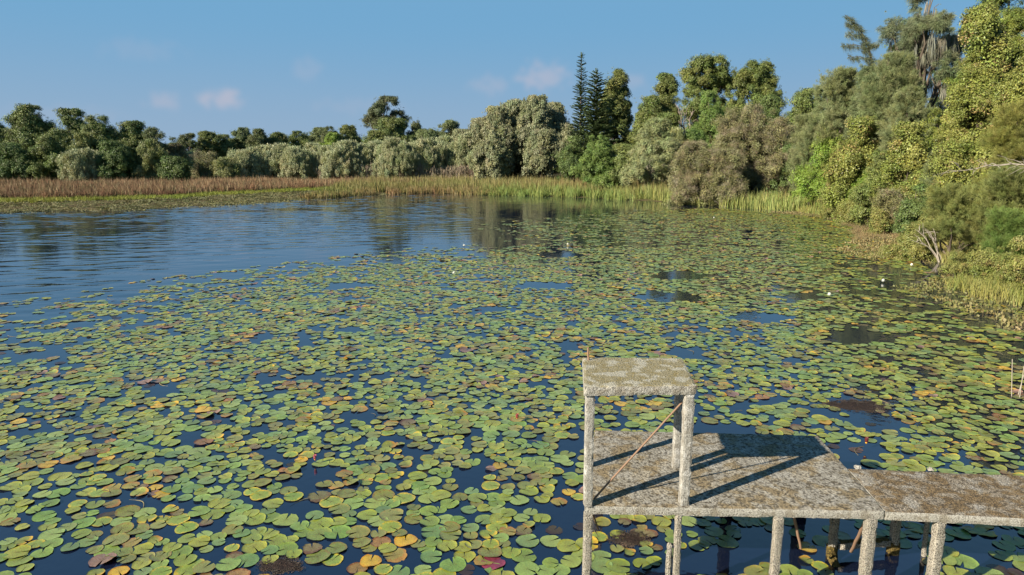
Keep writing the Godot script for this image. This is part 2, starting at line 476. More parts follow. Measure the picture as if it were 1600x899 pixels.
func tree(kind: String, x: float, z: float, top: float, r: float, called: String, label: String, category: String, group := "") -> void:
	rng.seed = hash(label)
	var base_y := ground_at(x, z) - 0.1
	var o := thing(called, Vector3(x, base_y, z), label, category, group)
	var h := top - base_y
	var dist := Vector2(x, z).length()
	if kind == "norfolk": return spire(o, h, r)
	if kind == "snag": return snag(o, h, r)
	var k: Array = kinds[kind]
	var near := clampf(dist / 120.0, 0.55, 1.25)       # leaves and clumps keep a like size in metres; far ones are coarser
	var cs: float = k[1] * (near if kind != "vine" and kind != "weed" else clampf(dist / 60.0, 0.8, 1.6))
	var lr: float = minf(k[2] * lerpf(1.0, near, 0.15), maxf(r * 0.55, 0.5))
	cs = minf(cs, lr)
	var prof: String = k[4]
	var base: float = k[5]
	var stretch: float = k[6]
	var ca: Color = k[7]
	var cb: Color = k[8]
	var xf := []
	var cols := PackedColorArray()
	var tips := []
	var per: int = k[3]
	# a few big unequal masses make the outline
	var masses := []
	var m_many: int = {"dome": 8, "round": 9, "column": 9, "cone2": 9, "flat": 5, "open": 7}[prof]
	if r < 3.0: m_many = maxi(4, m_many - 2)
	var a0 := rng.randf() * TAU
	for i in m_many:
		var t := (i + rf(0.1, 0.9)) / m_many
		var pr := profile(prof, t)
		var a := a0 + i * 2.4 + rf(-0.5, 0.5)
		var rad := clampf(r * maxf(pr, 0.72) * rf(0.28, 0.60), lr * 0.8, r)
		var vr := minf(maxf(rad * rf(0.7, 1.0) * stretch, h * (1.0 - base) / m_many * rf(1.0, 1.35)), h * 0.45)
		var rr := maxf(r * pr - rad * 0.9, r * 0.1) * rf(0.6, 1.25)
		var y := lerpf(h * base + vr * 0.5, h - vr, t) if i < m_many - 1 else h - vr
		if i >= m_many - 2: rr *= 0.5
		masses.append([Vector3(rr * cos(a), clampf(y, minf(vr, h * 0.5) * 0.6, maxf(h - vr, h * 0.5)), rr * sin(a)), rad, vr])
	if prof != "open" and prof != "flat":
		masses.append([Vector3(0, h * lerpf(base, 1.0, 0.45), 0), r * 0.46, h * (1.0 - base) * 0.42])
	if prof == "round":
		masses.append([Vector3(0, h * 0.64, 0), r * 0.84, h * 0.28])
		masses.append([Vector3(r * rf(-0.4, 0.4), h * 0.80, 0), r * 0.62, h * 0.18])
	if prof == "cone2":
		masses.append([Vector3(0, h * 0.45, 0), r * 0.74, h * 0.38])
		masses.append([Vector3(r * rf(-0.2, 0.2), h * 0.72, 0), r * 0.5, h * 0.24])
	if prof == "column": masses.append([Vector3(0, h * 0.55, 0), r * 0.8, h * 0.42])
	var area := 0.0
	for m in masses: area += m[1] * (m[1] + 2.0 * m[2]) / 3.0
	lr *= 0.86
	cs = minf(cs * 0.8, lr)
	var n := int(clampf(5.2 * area / (lr * lr * sqrt(maxf(stretch, 0.7))), 8, 260))
	if kind == "open" or kind == "sparse": n = int(n * 0.75)
	if kind == "mosstall": n = int(n * 0.7)
	var upright: bool = k[0] in ["hang", "lift"]
	var loose: bool = k[0] in ["needle", "twig"]
	for i in n:
		var pick := rng.randf() * area
		var m: Array = masses[0]
		for q in masses:
			m = q
			pick -= q[1] * (q[1] + 2.0 * q[2]) / 3.0
			if pick <= 0.0: break
		var u := rdir()
		if u.y < -0.5: u.y = -u.y
		var out_by := rf(0.70, 1.0)
		var q := lr * rf(0.45, 1.25)
		if rng.randf() < 0.22:
			out_by = rf(1.0, 1.2)
			q = lr * rf(0.3, 0.6)
		var c: Vector3 = m[0] + Vector3(u.x * m[1], u.y * m[2], u.z * m[1]) * out_by
		var buried := false
		for w in masses:
			var e: Vector3 = c - w[0]
			if w != m and Vector3(e.x / w[1], e.y / w[2], e.z / w[1]).length() < 0.62: buried = true
		if buried and rng.randf() < 0.75: continue
		c.y = clampf(c.y, q * 0.3, h - q * 0.5)
		tips.append(c)
		var lob := vary(ca.lerp(cb, clampf(0.5 + 0.6 * n_soft.get_noise_3d(c.x * 5 + x, c.y * 5, c.z * 5) + rf(-0.3, 0.3), 0, 1)), 0.14)
		for j in maxi(5, int(per * clampf(q / lr, 0.35, 1.2) * 1.35)):
			var d := (rdir() + u * 0.55 + Vector3(0, 0.25, 0)).normalized()
			var p := c + Vector3(d.x, d.y * stretch, d.z) * q * (rf(0.45, 1.0) if rng.randf() < 0.75 else rf(1.0, 1.4))
			if p.y < 0.1: p.y = rf(0.05, 0.5)
			var s := cs * rf(0.5, 1.1) * clampf(q / lr, 0.6, 1.0)
			p.y = minf(p.y, h - s * 0.2)
			var bs: Basis
			if upright: bs = Basis(Vector3.UP, atan2(d.x, d.z) + rf(-0.5, 0.5)) * Basis(Vector3.RIGHT, rf(-0.3, 0.3)) * Basis.from_scale(Vector3(s * 0.85, s * (rf(0.7, 1.1) if k[0] == "hang" else rf(0.8, 1.45)), s * 0.85))
			elif loose: bs = ybasis(Vector3(s, s, s), 0.6)
			else:
				var yy := (d * 0.8 + Vector3(0, 0.45, 0) + rdir() * 0.25).normalized()
				var xx := yy.cross(rdir()).normalized()
				bs = Basis(xx, yy, xx.cross(yy)).scaled(Vector3(s, s, s))
			xf.append(Transform3D(bs, p))
			cols.append(vary(lob, 0.16))
	for i in xf.size() / 5:          # stray sprigs that break the outline
		var w: Transform3D = xf[rng.randi() % xf.size()]
		var from: Vector3 = w.origin - Vector3(0, h * 0.45, 0)
		var go := (from.normalized() + rdir() * 0.6).normalized() * cs * rf(0.4, 1.9)
		if w.origin.y + go.y > h + 0.35: go.y = 0.0
		xf.append(Transform3D(w.basis * rf(0.4, 0.7), w.origin + go))
		cols.append(vary(ca.lerp(cb, 0.6), 0.2))
	if kind == "vine" or kind == "weed":
		for i in xf.size():
			if rng.randf() < 0.08: cols[i] = vary(Color(0.24, 0.19, 0.07), 0.3)
	var mt: Material = mats.needle if k[0] in ["needle", "feather"] else (mats.twig if k[0] == "twig" else mats.leaf)
	# trunk and limbs
	var st := SurfaceTool.new()
	st.begin(Mesh.PRIMITIVE_TRIANGLES)
	var tr := clampf(h * 0.022, 0.05, 0.5)
	var lean := Vector3(rf(-0.05, 0.05) * h, h * 0.72, rf(-0.05, 0.05) * h)
	var shrub := category != "tree" and category != "conifer"
	var dead := kind == "greytree" or kind == "brush"
	if shrub or kind == "willow":
		for i in 7:
			var g: Vector3 = tips[rng.randi() % tips.size()]
			limb(st, Vector3(rf(-0.3, 0.3) * r * 0.4, 0, rf(-0.3, 0.3) * r * 0.4), g, 0.09 if h > 4.0 else 0.035, 0.02, 0.15)
	else:
		var stem := limb(st, Vector3.ZERO, lean, tr, tr * 0.35, -0.12, 8, 7)
		var many := 16 if kind in ["open", "mosstall", "flat", "sparse", "greytree"] else 9
		for i in many:
			var g: Vector3 = tips[int(float(i) / many * tips.size())]
			var from := stem[clampi(int(g.y / h * 7.0) - 1, 1, 7)]
			var path := limb(st, from, g, tr * 0.42, tr * 0.10, 0.25)
			if many == 16:
				for y in 2: limb(st, path[3], g + rdir() * lr * 1.3, tr * 0.16, 0.03, 0.2, 4, 5)
	st.generate_normals()
	var bole := part("trunk" if not shrub else "stem", st.commit(), mats.dead if dead else mats.bark, o)
	if dead:
		for i in 26 if kind == "brush" else 20:
			var g: Vector3 = tips[rng.randi() % tips.size()]
			var bt := SurfaceTool.new()
			bt.begin(Mesh.PRIMITIVE_TRIANGLES)
			limb(bt, Vector3(g.x * 0.35, g.y * 0.3, g.z * 0.35), g * 1.06, 0.07, 0.018, 0.25, 5, 5)
			bt.generate_normals()
			part("branch", bt.commit(), mats.dead, bole)
	if kind == "brush":            # sparse small leaves between the twigs
		var lx := []
		var lc := PackedColorArray()
		for i in xf.size():
			if rng.randf() < 0.55:
				var q: Transform3D = xf[i]
				lx.append(Transform3D(rbasis(cs * 0.8), q.origin + rdir() * 0.4))
				lc.append(vary(Color(0.18, 0.18, 0.08), 0.25))
		multi("leaves", clumps.fine, mats.leaf, lx, lc, o).set_meta("kind", "stuff")
	if kind == "mosstall" or kind == "casu" and h > 17.0:
		var mx := []
		var mc := PackedColorArray()
		for i in 84 if kind == "mosstall" else 22:
			var g: Vector3 = tips[rng.randi() % tips.size()]
			if kind == "mosstall": g.x = g.x * 0.9 + 0.7
			mx.append(Transform3D(ybasis(Vector3(0.5, rf(0.6, 1.5), 0.5), 0.1), g + Vector3(rf(-0.9, 0.9), -0.5 - rf(0.0, 2.6) * rng.randf(), rf(-0.9, 0.9))))
			mc.append(vary(Color(0.19, 0.185, 0.14), 0.2))
		multi("hanging_moss", clumps.moss, mats.twig, mx, mc, o).set_meta("kind", "stuff")
	if kind == "plume":            # the wind-bent leader
		var pst := SurfaceTool.new()
		pst.begin(Mesh.PRIMITIVE_TRIANGLES)
		var b := Vector3(0.5, h * 0.75, 0)
		var e := Vector3(-3.7, h + 5.4, 0.6)
		var path := PackedVector3Array()
		for i in 9:
			var t := i / 8.0
			path.append(b.lerp(Vector3(0.4, h + 3.2, 0.2), t).lerp(Vector3(0.4, h + 3.2, 0.2).lerp(e, t), t))
		tube(pst, path, 0.16, 0.02)
		for side in [[0.55, -2.9, 0.2], [0.38, -2.4, 0.3], [0.68, -1.9, 0.3], [0.5, 0.9, 0.3], [0.3, 1.2, 0.4], [0.8, -1.3, 0.3]]:
			var f: Vector3 = path[int(side[0] * 8)]
			limb(pst, f, f + Vector3(side[1], side[2], rf(-0.6, 0.6)), 0.05, 0.012, 0.08)
			for i in 10:
				var t := (i + 2) / 11.0
				xf.append(Transform3D(Basis(Vector3.BACK, rf(0.2, 0.9) * signf(-side[1])) * Basis(Vector3.UP, rng.randf() * TAU) * Basis.from_scale(Vector3(0.26, 0.6, 0.26) * rf(0.7, 1.2)), f + Vector3(side[1] * t, side[2] * t + 0.12 * sin(t * 3.0), rf(-0.2, 0.2)) + rdir() * 0.12))
				cols.append(vary(Color(0.115, 0.135, 0.075), 0.25))
		for i in 64:
			var f: Vector3 = path[1 + int(rng.randf() * 7.9)].lerp(path[int(rng.randf() * 8.9)], 0.3)
			xf.append(Transform3D(Basis(Vector3.BACK, rf(0.6, 1.6)) * Basis(Vector3.UP, rng.randf() * TAU) * Basis.from_scale(Vector3(0.24, 0.7, 0.24) * rf(0.6, 1.3)), f + rdir() * 0.22))
			cols.append(vary(Color(0.115, 0.135, 0.075), 0.25))
		pst.generate_normals()
		part("leader", pst.commit(), mats.bark, o)
	multi("crown", clumps[k[0]], mt, xf, cols, o).set_meta("kind", "stuff")

func spire(o: Node3D, h: float, r: float) -> void:
	var st := SurfaceTool.new()
	st.begin(Mesh.PRIMITIVE_TRIANGLES)
	tube(st, PackedVector3Array([Vector3.ZERO, Vector3(0, h * 0.5, 0), Vector3(0, h, 0)]), 0.35, 0.03)
	st.generate_normals()
	part("trunk", st.commit(), mats.bark, o)
	var xf := []
	var cols := PackedColorArray()
	var y := 1.5
	while y < h - 0.3:
		var t := y / h
		var l := r * (0.34 + 1.45 * pow(1.0 - t, 0.8)) * rf(0.85, 1.1)
		var n := 7
		var a0 := rng.randf() * TAU
		for i in n:
			if rng.randf() < 0.1: continue
			var s := l * rf(0.75, 1.12)
			xf.append(Transform3D(Basis(Vector3.UP, a0 + TAU * i / n + rf(-0.2, 0.2)) * Basis(Vector3.BACK, rf(-0.05, 0.3)) * Basis.from_scale(Vector3(s, s * 0.8, s * 0.8)), Vector3(0, y + rf(-0.2, 0.2), 0)))
			cols.append(vary(Color(0.078, 0.112, 0.043), 0.25))
		y += rf(0.34, 0.5)
	for i in 3:
		xf.append(Transform3D(Basis(Vector3.UP, i * 2.1) * Basis(Vector3.BACK, 1.2) * Basis.from_scale(Vector3.ONE * 1.2), Vector3(0, h - 0.8, 0)))
		cols.append(Color(0.07, 0.10, 0.04))
	multi("crown", clumps.bough, mats.needle, xf, cols, o).set_meta("kind", "stuff")

func snag(o: Node3D, h: float, r: float) -> void:
	var st := SurfaceTool.new()
	st.begin(Mesh.PRIMITIVE_TRIANGLES)
	for s in 3:
		var e := Vector3(rf(-1, 1) * r * 0.6, h * rf(0.85, 1.0), rf(-1, 1) * r * 0.4)
		var p := limb(st, Vector3(rf(-0.4, 0.4), 0, rf(-0.4, 0.4)), e, 0.3, 0.06, 0.3, 8)
		for i in 12:
			var f := p[3 + i % 6]
			limb(st, f, f + Vector3(rf(-1, 1) * r * 0.7, rf(0.4, 2.6), rf(-1, 1) * r * 0.5), 0.11, 0.03, 0.2, 4, 5)
	st.generate_normals()
	part("trunk", st.commit(), mats.bare, o)

# ---------------------------------------------------------------- concrete
# a lumpy block between eight corners (bottom FL FR BR BL, top FL FR BR BL); the top face is a surface of its own
func block(c: Array, nx: int, ny: int, nz: int, amp: float, sd: int, side: Material, top: Material) -> ArrayMesh:
	var nn := noise(5.5, 3, sd)
	var nf := noise(23.0, 2, sd + 1)
	var mid := Vector3.ZERO
	for q in c: mid += q / 8.0
	var place := func(u: float, v: float, w: float) -> Vector3:
		var b: Vector3 = (c[0] as Vector3).lerp(c[1], u).lerp((c[3] as Vector3).lerp(c[2], u), w)
		var t: Vector3 = (c[4] as Vector3).lerp(c[5], u).lerp((c[7] as Vector3).lerp(c[6], u), w)
		var p := b.lerp(t, v)
		var ends := int(u < 0.001 or u > 0.999) + int(v < 0.001 or v > 0.999) + int(w < 0.001 or w > 0.999)
		var k := amp * 0.45
		if ends >= 2: k = amp * (1.0 + 1.6 * maxf(0.0, nn.get_noise_3dv(p * 1.7)))
		var d := Vector3(nn.get_noise_3dv(p), nn.get_noise_3dv(p + Vector3(31, 0, 0)), nn.get_noise_3dv(p + Vector3(0, 57, 0))) + 0.6 * Vector3(nf.get_noise_3dv(p), nf.get_noise_3dv(p + Vector3(9, 0, 0)), nf.get_noise_3dv(p + Vector3(0, 7, 0)))
		p += d * k
		if ends >= 2:
			var inw := Vector3(0.5 - u if u < 0.001 or u > 0.999 else 0.0, 0.5 - v if v < 0.001 or v > 0.999 else 0.0, 0.5 - w if w < 0.001 or w > 0.999 else 0.0) * 2.0
			var ax: Vector3 = ((c[1] as Vector3) - c[0]).normalized()
			var az: Vector3 = ((c[3] as Vector3) - c[0]).normalized()
			p += (ax * inw.x + Vector3(0, inw.y, 0) + az * inw.z) * k * 0.7
		return p
	var out := ArrayMesh.new()
	for pass_no in 2:
		var st := SurfaceTool.new()
		st.begin(Mesh.PRIMITIVE_TRIANGLES)
		st.set_smooth_group(-1)
		var faces := [[0, 0.0], [0, 1.0], [2, 0.0], [2, 1.0], [1, 0.0]] if pass_no == 0 else [[1, 1.0]]
		for f in faces:
			var ax: int = f[0]
			var na: int = ny if ax == 0 else nx
			var nb: int = ny if ax == 2 else nz
			var g := []
			for i in na + 1:
				var row := []
				for j in nb + 1:
					var a := float(i) / na
					var b := float(j) / nb
					if ax == 0: row.append(place.call(f[1], a, b))
					elif ax == 1: row.append(place.call(a, f[1], b))
					else: row.append(place.call(a, b, f[1]))
				g.append(row)
			for i in na:
				for j in nb:
					var quad := [g[i][j], g[i + 1][j], g[i + 1][j + 1], g[i][j], g[i + 1][j + 1], g[i][j + 1]]
					var nrm: Vector3 = (quad[1] - quad[0]).cross(quad[2] - quad[0])
					if nrm.dot((quad[0] as Vector3) - mid) > 0.0: quad.reverse()
					for q in quad: st.add_vertex(q)
		st.generate_normals()
		st.commit(out)
	out.surface_set_material(0, side)
	out.surface_set_material(1, top)
	return out

func slab(q: Array, y1: float, y0: float) -> Array:
	var c := []
	for y in [y0, y1]:
		for p in q: c.append(Vector3(p.x, y, p.y))
	return c

func post_corners(a: Vector3, b: Vector3, w: float, turn: float, w2 := -1.0) -> Array:
	var c := []
	for e in [[a, w], [b, w if w2 < 0.0 else w2]]:
		for s in [Vector2(-1, 1), Vector2(1, 1), Vector2(1, -1), Vector2(-1, -1)]:
			var r: Vector2 = (s * float(e[1]) * 0.5).rotated(turn)
			c.append((e[0] as Vector3) + Vector3(r.x, 0, r.y))
	return c

func rod(a: Vector3, b: Vector3, w: float) -> ArrayMesh:
	var st := SurfaceTool.new()
	st.begin(Mesh.PRIMITIVE_TRIANGLES)
	var p := PackedVector3Array()
	for i in 7:
		var q := a.lerp(b, i / 6.0)
		if i > 0 and i < 6: q += rdir() * w * 0.08
		p.append(q)
	tube(st, p, w * 0.5, w * 0.42, 7)
	st.generate_normals()
	return st.commit()

func make_platform() -> void:
	rng.seed = 77
	var at := Vector3(3.0, 0, -9.6)
	var o := thing("diving_platform", at, "weathered concrete diving platform with raised slab, deck and walkway standing in the lake", "platform")
	var y := 1.4
	var t := 0.13
	var off := Vector2(-at.x, -at.z)
	var deck_q := [Vector2(0.985, -8.57) + off, Vector2(4.99, -8.43) + off, Vector2(5.22, -11.0) + off, Vector2(1.44, -11.23) + off]
	part("deck_slab", block(slab(deck_q, y, y - t), 60, 3, 40, 0.008, 3, mats.edge, mats.deck), null, o)
	var walk_q := [Vector2(4.996, -8.428) + off, Vector2(25.5, -6.28) + off, Vector2(25.6, -7.75) + off, Vector2(5.117, -9.735) + off]
	part("walkway_slab", block(slab(walk_q, y - 0.004, y - t - 0.004), 170, 3, 16, 0.008, 5, mats.edge, mats.walk), null, o)
	var top_q := [Vector2(0.935, -8.50) + off, Vector2(2.425, -8.56) + off, Vector2(2.54, -9.83) + off, Vector2(1.055, -9.89) + off]
	part("tower_slab", block(slab(top_q, 3.112, 2.975), 36, 3, 30, 0.010, 9, mats.edge, mats.top), null, o)
	# stub of pipe at the far corner of the tower slab
	part("pipe_stub", rod(Vector3(1.135, 3.06, -9.72) - at, Vector3(1.12, 3.30, -9.73) - at, 0.035), mats.rust, o)
	var turn := -0.06
	# tower posts above the deck
	for p in [[1.03, -8.60, 0.12], [2.345, -8.63, 0.132], [2.505, -9.76, 0.118], [1.17, -9.80, 0.118]]:
		part("post", block(post_corners(Vector3(p[0], y - 0.01, p[1]) - at, Vector3(p[0], 2.985, p[1]) - at, p[2], turn), 4, 34, 4, 0.0075, int(p[0] * 90), mats.side, mats.side), null, o)
	# posts below, down to the lake bed
	for p in [[1.04, -8.615, 0.118, 0.115], [2.262, -8.55, 0.085, 0.10], [3.60, -8.50, 0.118, 0.10], [4.83, -8.47, 0.135, 0.13], [5.73, -8.42, 0.125, 0.14], [8.2, -8.15, 0.13, 0.13], [10.6, -7.9, 0.13, 0.13], [13.0, -7.65, 0.13, 0.13], [15.5, -7.4, 0.13, 0.13], [18.0, -7.15, 0.13, 0.13], [20.5, -6.9, 0.13, 0.13],
			[1.5, -11.05, 0.16, 0.16], [3.72, -10.95, 0.16, 0.16], [4.95, -10.85, 0.16, 0.17]]:
		var pole := part("lower_post", block(post_corners(Vector3(p[0], -1.3, p[1]) - at, Vector3(p[0], y - t + 0.01, p[1]) - at, p[3], turn, p[2]), 4, 48, 4, 0.008, int(p[0] * 70) + 3, mats.crust, mats.crust), null, o)
		part("algae_band", block(post_corners(Vector3(p[0], -0.25, p[1]) - at, Vector3(p[0], 0.14, p[1]) - at, lerpf(p[3], p[2], 0.4) + 0.016, turn), 4, 8, 4, 0.010, int(p[0] * 40) + 1, mats.algae, mats.algae), null, pole)
	var split := part("split_post_casing", block(post_corners(Vector3(2.14, -1.3, -8.56) - at, Vector3(2.165, 0.86, -8.56) - at, 0.075, turn), 3, 40, 3, 0.02, 51, mats.crust, mats.crust), null, o)
	split.set_meta("label", "broken concrete casing split off the slim front post")
	# rear frame under the walkway
	for p in [[4.93, -9.60, 0.12], [5.93, -9.70, 0.13]]:
		var pole := part("rear_post", block(post_corners(Vector3(p[0], -1.3, p[1]) - at, Vector3(p[0], y - t + 0.01, p[1]) - at, p[2], turn), 4, 48, 4, 0.03, int(p[0] * 60), mats.crust, mats.crust), null, o)
		part("algae_band", block(post_corners(Vector3(p[0], -0.25, p[1]) - at, Vector3(p[0], 0.20, p[1]) - at, p[2] + 0.02, turn), 4, 8, 4, 0.010, int(p[0] * 40) + 1, mats.algae, mats.algae), null, pole)
	part("rear_post", block(post_corners(Vector3(6.36, -1.3, -9.62) - at, Vector3(6.36, y - t, -9.62) - at, 0.07, turn), 3, 40, 3, 0.016, 87, mats.crust, mats.crust), null, o)
	for b in [[0.78, 0.14], [0.13, 0.13]]:
		var q := [Vector2(5.01, -9.53) + off, Vector2(5.85, -9.62) + off, Vector2(5.86, -9.76) + off, Vector2(5.02, -9.68) + off]
		part("cross_beam", block(slab(q, b[0] + b[1], b[0]), 14, 3, 3, 0.022, int(b[0] * 100), mats.crust, mats.algae), null, o)
	part("fallen_beam", block(post_corners(Vector3(5.02, -0.42, -8.75) - at, Vector3(4.86, 0.10, -9.52) - at, 0.13, 0.3), 4, 24, 4, 0.03, 33, mats.algae, mats.algae), null, o).set_meta("label", "algae-yellow broken beam leaning into the water")
	# rusty rods and braces
	part("brace_rod", rod(Vector3(1.13, 1.42, -8.72) - at, Vector3(2.29, 2.82, -8.74) - at, 0.03), mats.rust, o)
	part("hanging_rod", rod(Vector3(3.98, 1.15, -8.95) - at, Vector3(4.17, 0.50, -9.0) - at, 0.045), mats.rust, o)
	part("hanging_rod", rod(Vector3(4.86, 1.2, -8.6) - at, Vector3(5.06, 0.27, -9.3) - at, 0.055), mats.rust, o)
	part("hanging_rod", rod(Vector3(1.10, 1.25, -8.75) - at, Vector3(1.21, 0.92, -8.80) - at, 0.03), mats.rust, o)
	# a few chips of concrete left along the far edge of the walkway
	for p in [[5.28, -9.75, 0.12], [6.35, -9.68, 0.10]]:
		part("concrete_chip", block(post_corners(Vector3(p[0], y - 0.02, p[1]) - at, Vector3(p[0], y + 0.035, p[1]) - at, p[2], 0.5, p[2] * 0.8), 3, 2, 3, 0.02, int(p[0] * 31), mats.edge, mats.edge), null, o)

# ---------------------------------------------------------------- lily pads
var pad_meshes := []
var pad_mats := []
var pad_info := ["green", "pale green", "green brown-flecked", "dull green", "yellow-green brown-flecked", "yellow-rimmed green", "brown-blotched green", "olive", "half-yellow green", "orange-edged green", "mottled orange and green", "torn brownish green", "yellow", "orange-brown", "dusky pink-brown", "wine-red"]

func make_pads() -> void:
	rng.seed = 5
	var cell := 144
	var size := cell * 4
	var mot := noise(0.045, 3, 21)
	var fine := noise(0.16, 2, 22)
	var out := PackedByteArray()
	out.resize(size * size * 3)
	var green := [Color(0.39, 0.47, 0.19), Color(0.45, 0.51, 0.25), Color(0.40, 0.46, 0.18), Color(0.36, 0.44, 0.24), Color(0.48, 0.51, 0.18), Color(0.43, 0.49, 0.18), Color(0.41, 0.44, 0.19), Color(0.42, 0.43, 0.21),
		Color(0.47, 0.50, 0.18), Color(0.43, 0.46, 0.18), Color(0.48, 0.44, 0.19), Color(0.42, 0.38, 0.22), Color(0.66, 0.54, 0.16), Color(0.52, 0.38, 0.19), Color(0.45, 0.35, 0.29), Color(0.40, 0.12, 0.20)]
	var rim := [Color(0.47, 0.55, 0.27), Color(0.50, 0.56, 0.30), Color(0.48, 0.53, 0.22), Color(0.42, 0.50, 0.28), Color(0.55, 0.54, 0.2), Color(0.72, 0.60, 0.18), Color(0.46, 0.38, 0.2), Color(0.5, 0.45, 0.24),
		Color(0.70, 0.56, 0.17), Color(0.62, 0.45, 0.18), Color(0.58, 0.42, 0.19), Color(0.36, 0.24, 0.15), Color(0.66, 0.46, 0.12), Color(0.45, 0.25, 0.12), Color(0.55, 0.42, 0.36), Color(0.52, 0.2, 0.28)]
	var fleck := [0.1, 0.1, 0.5, 0.15, 0.55, 0.2, 0.8, 0.3, 0.4, 0.4, 0.6, 0.9, 0.4, 0.8, 0.5, 0.3]
	for iy in size:
		for ix in size:
			var kk := (iy / cell) * 4 + ix / cell
			var u := (float(ix % cell) + 0.5) / cell * 2.0 - 1.0
			var v := (float(iy % cell) + 0.5) / cell * 2.0 - 1.0
			var r := sqrt(u * u + v * v)
			var a := atan2(v, u)
			var m := mot.get_noise_2d(ix, iy)
			var f := fine.get_noise_2d(ix, iy)
			var c: Color = green[kk]
			var vein := absf(sin(a * 7.0 + 0.6 * r * sin(a * 3.0 + kk)))
			if vein < 0.13 and r < 0.9: c = c.lightened(0.10)
			c = (c * 1.07).lerp(Color(0.52, 0.52, 0.40), 0.10) * (1.0 + 0.13 * f + 0.18 * m)
			var edge := smoothstep(0.70, 1.0, r + 0.35 * m + (0.35 * sin(a + kk) if kk >= 8 and kk < 12 else 0.0))
			c = c.lerp(rim[kk], edge * 0.85)
			var fl: float = fleck[kk]
			var sp := smoothstep(0.52 - 0.30 * fl, 0.66 - 0.25 * fl, f * 0.8 + m * 0.45 + 0.30 * (1.0 - r))
			c = c.lerp(Color(0.30, 0.19, 0.10), sp * 0.8)
			if r < 0.07: c = c.lerp(Color(0.5, 0.5, 0.3), 0.6)
			var i := (iy * size + ix) * 3
			out[i] = int(clampf(c.r, 0, 1) * 255)
			out[i + 1] = int(clampf(c.g, 0, 1) * 255)
			out[i + 2] = int(clampf(c.b, 0, 1) * 255)
	var tex := ImageTexture.create_from_image(Image.create_from_data(size, size, false, Image.FORMAT_RGB8, out))
	for tint in [Color(1, 1, 1), Color(0.93, 0.98, 0.93), Color(1.0, 0.99, 0.90), Color(0.98, 1.0, 1.0)]:
		var m := StandardMaterial3D.new()
		m.albedo_texture = tex
		m.albedo_color = tint
		m.vertex_color_use_as_albedo = true
		m.roughness = 0.36
		m.metallic_specular = 0.58
		m.backlight_enabled = true
		m.backlight = Color(0.22, 0.22, 0.15)
		pad_mats.append(m)
	for kk in 16:
		pad_meshes.append(pad_mesh(kk))

func pad_mesh(kk: int) -> ArrayMesh:
	var st := SurfaceTool.new()
	st.begin(Mesh.PRIMITIVE_TRIANGLES)
	var n := 30
	var notch := rf(0.16, 0.42)
	var torn := 0.16 if kk == 11 or kk == 10 else 0.045
	var wav := rf(0.01, 0.04) if kk < 8 else rf(0.02, 0.07)
	var lift := rf(0.01, 0.05)
	var ph := rng.randf() * TAU
	var fold := (rf(0.10, 0.35) if kk in [6, 9, 13, 14] else 0.0)
	var fold_a := rng.randf() * TAU
	var rings := [0.0, 0.32, 0.66, 0.92, 1.0]
	var edge := []
	for i in n + 1:
		edge.append(1.0 + rf(-torn, torn) * 0.6 + 0.03 * sin(3.0 * TAU * i / n + ph))
	var grid := []
	for j in rings.size():
		var row := []
		for i in n + 1:
			var a := notch * 0.5 + (TAU - notch) * float(i) / n
			var e: float = edge[i]
			var q := minf(float(i), float(n - i)) / n
			if q < 0.06: e *= 0.90 + q
			var r: float = rings[j] * lerpf(1.0, e, rings[j])
			var y: float = wav * r * r * sin(2.0 * a + ph) + 0.5 * wav * r * r * r * sin(5.0 * a + ph * 2.0) + (lift if j == 4 else 0.0) * (0.5 + 0.5 * sin(a * 2.0 + ph)) + rf(-0.006, 0.006)
			var f := maxf(0.0, r * cos(a - fold_a) - 0.45)
			y += fold * f * 1.6
			row.append([Vector3(r * cos(a) * (1.0 - 0.4 * fold * f), y, r * sin(a) * (1.0 - 0.4 * fold * f)), Vector2(r * cos(a), r * sin(a))])
		grid.append(row)
	for j in rings.size() - 1:
		for i in n:
			for q in ([grid[j][i], grid[j + 1][i], grid[j + 1][i + 1]] if j == 0 else [grid[j][i], grid[j + 1][i], grid[j + 1][i + 1], grid[j][i], grid[j + 1][i + 1], grid[j][i + 1]]):
				var uv: Vector2 = q[1]
				st.set_uv(Vector2((float(kk % 4) + 0.5 + clampf(uv.x, -0.97, 0.97) * 0.5) / 4.0, (float(kk / 4) + 0.5 + clampf(uv.y, -0.97, 0.97) * 0.5) / 4.0))
				st.set_color(Color.WHITE)
				st.add_vertex(q[0])
	st.index()
	st.generate_normals()
	return st.commit()

# the left and far limit of the lily field, walked from the near left to the far right
var pad_edge := PackedVector2Array([Vector2(-30, -3), Vector2(-24, -17), Vector2(-20.5, -22), Vector2(-22, -28.5), Vector2(-18.5, -35), Vector2(-13, -41.5), Vector2(-8.5, -47), Vector2(-1, -50), Vector2(-1.0, -58), Vector2(-4.5, -63), Vector2(-2, -68), Vector2(4, -74), Vector2(10, -81), Vector2(16, -86), Vector2(22, -88), Vector2(27, -88), Vector2(31, -80), Vector2(36, -70), Vector2(34, -58), Vector2(30, -50), Vector2(25.6, -44), Vector2(23.6, -38), Vector2(20.4, -31), Vector2(20.8, -27), Vector2(21.5, -18), Vector2(22, -3)])

func edge_dist(p: Vector2) -> float:
	var best := 1e9
	for i in pad_edge.size() - 1:
		best = minf(best, p.distance_squared_to(Geometry2D.get_closest_point_to_segment(p, pad_edge[i], pad_edge[i + 1])))
	return sqrt(best)

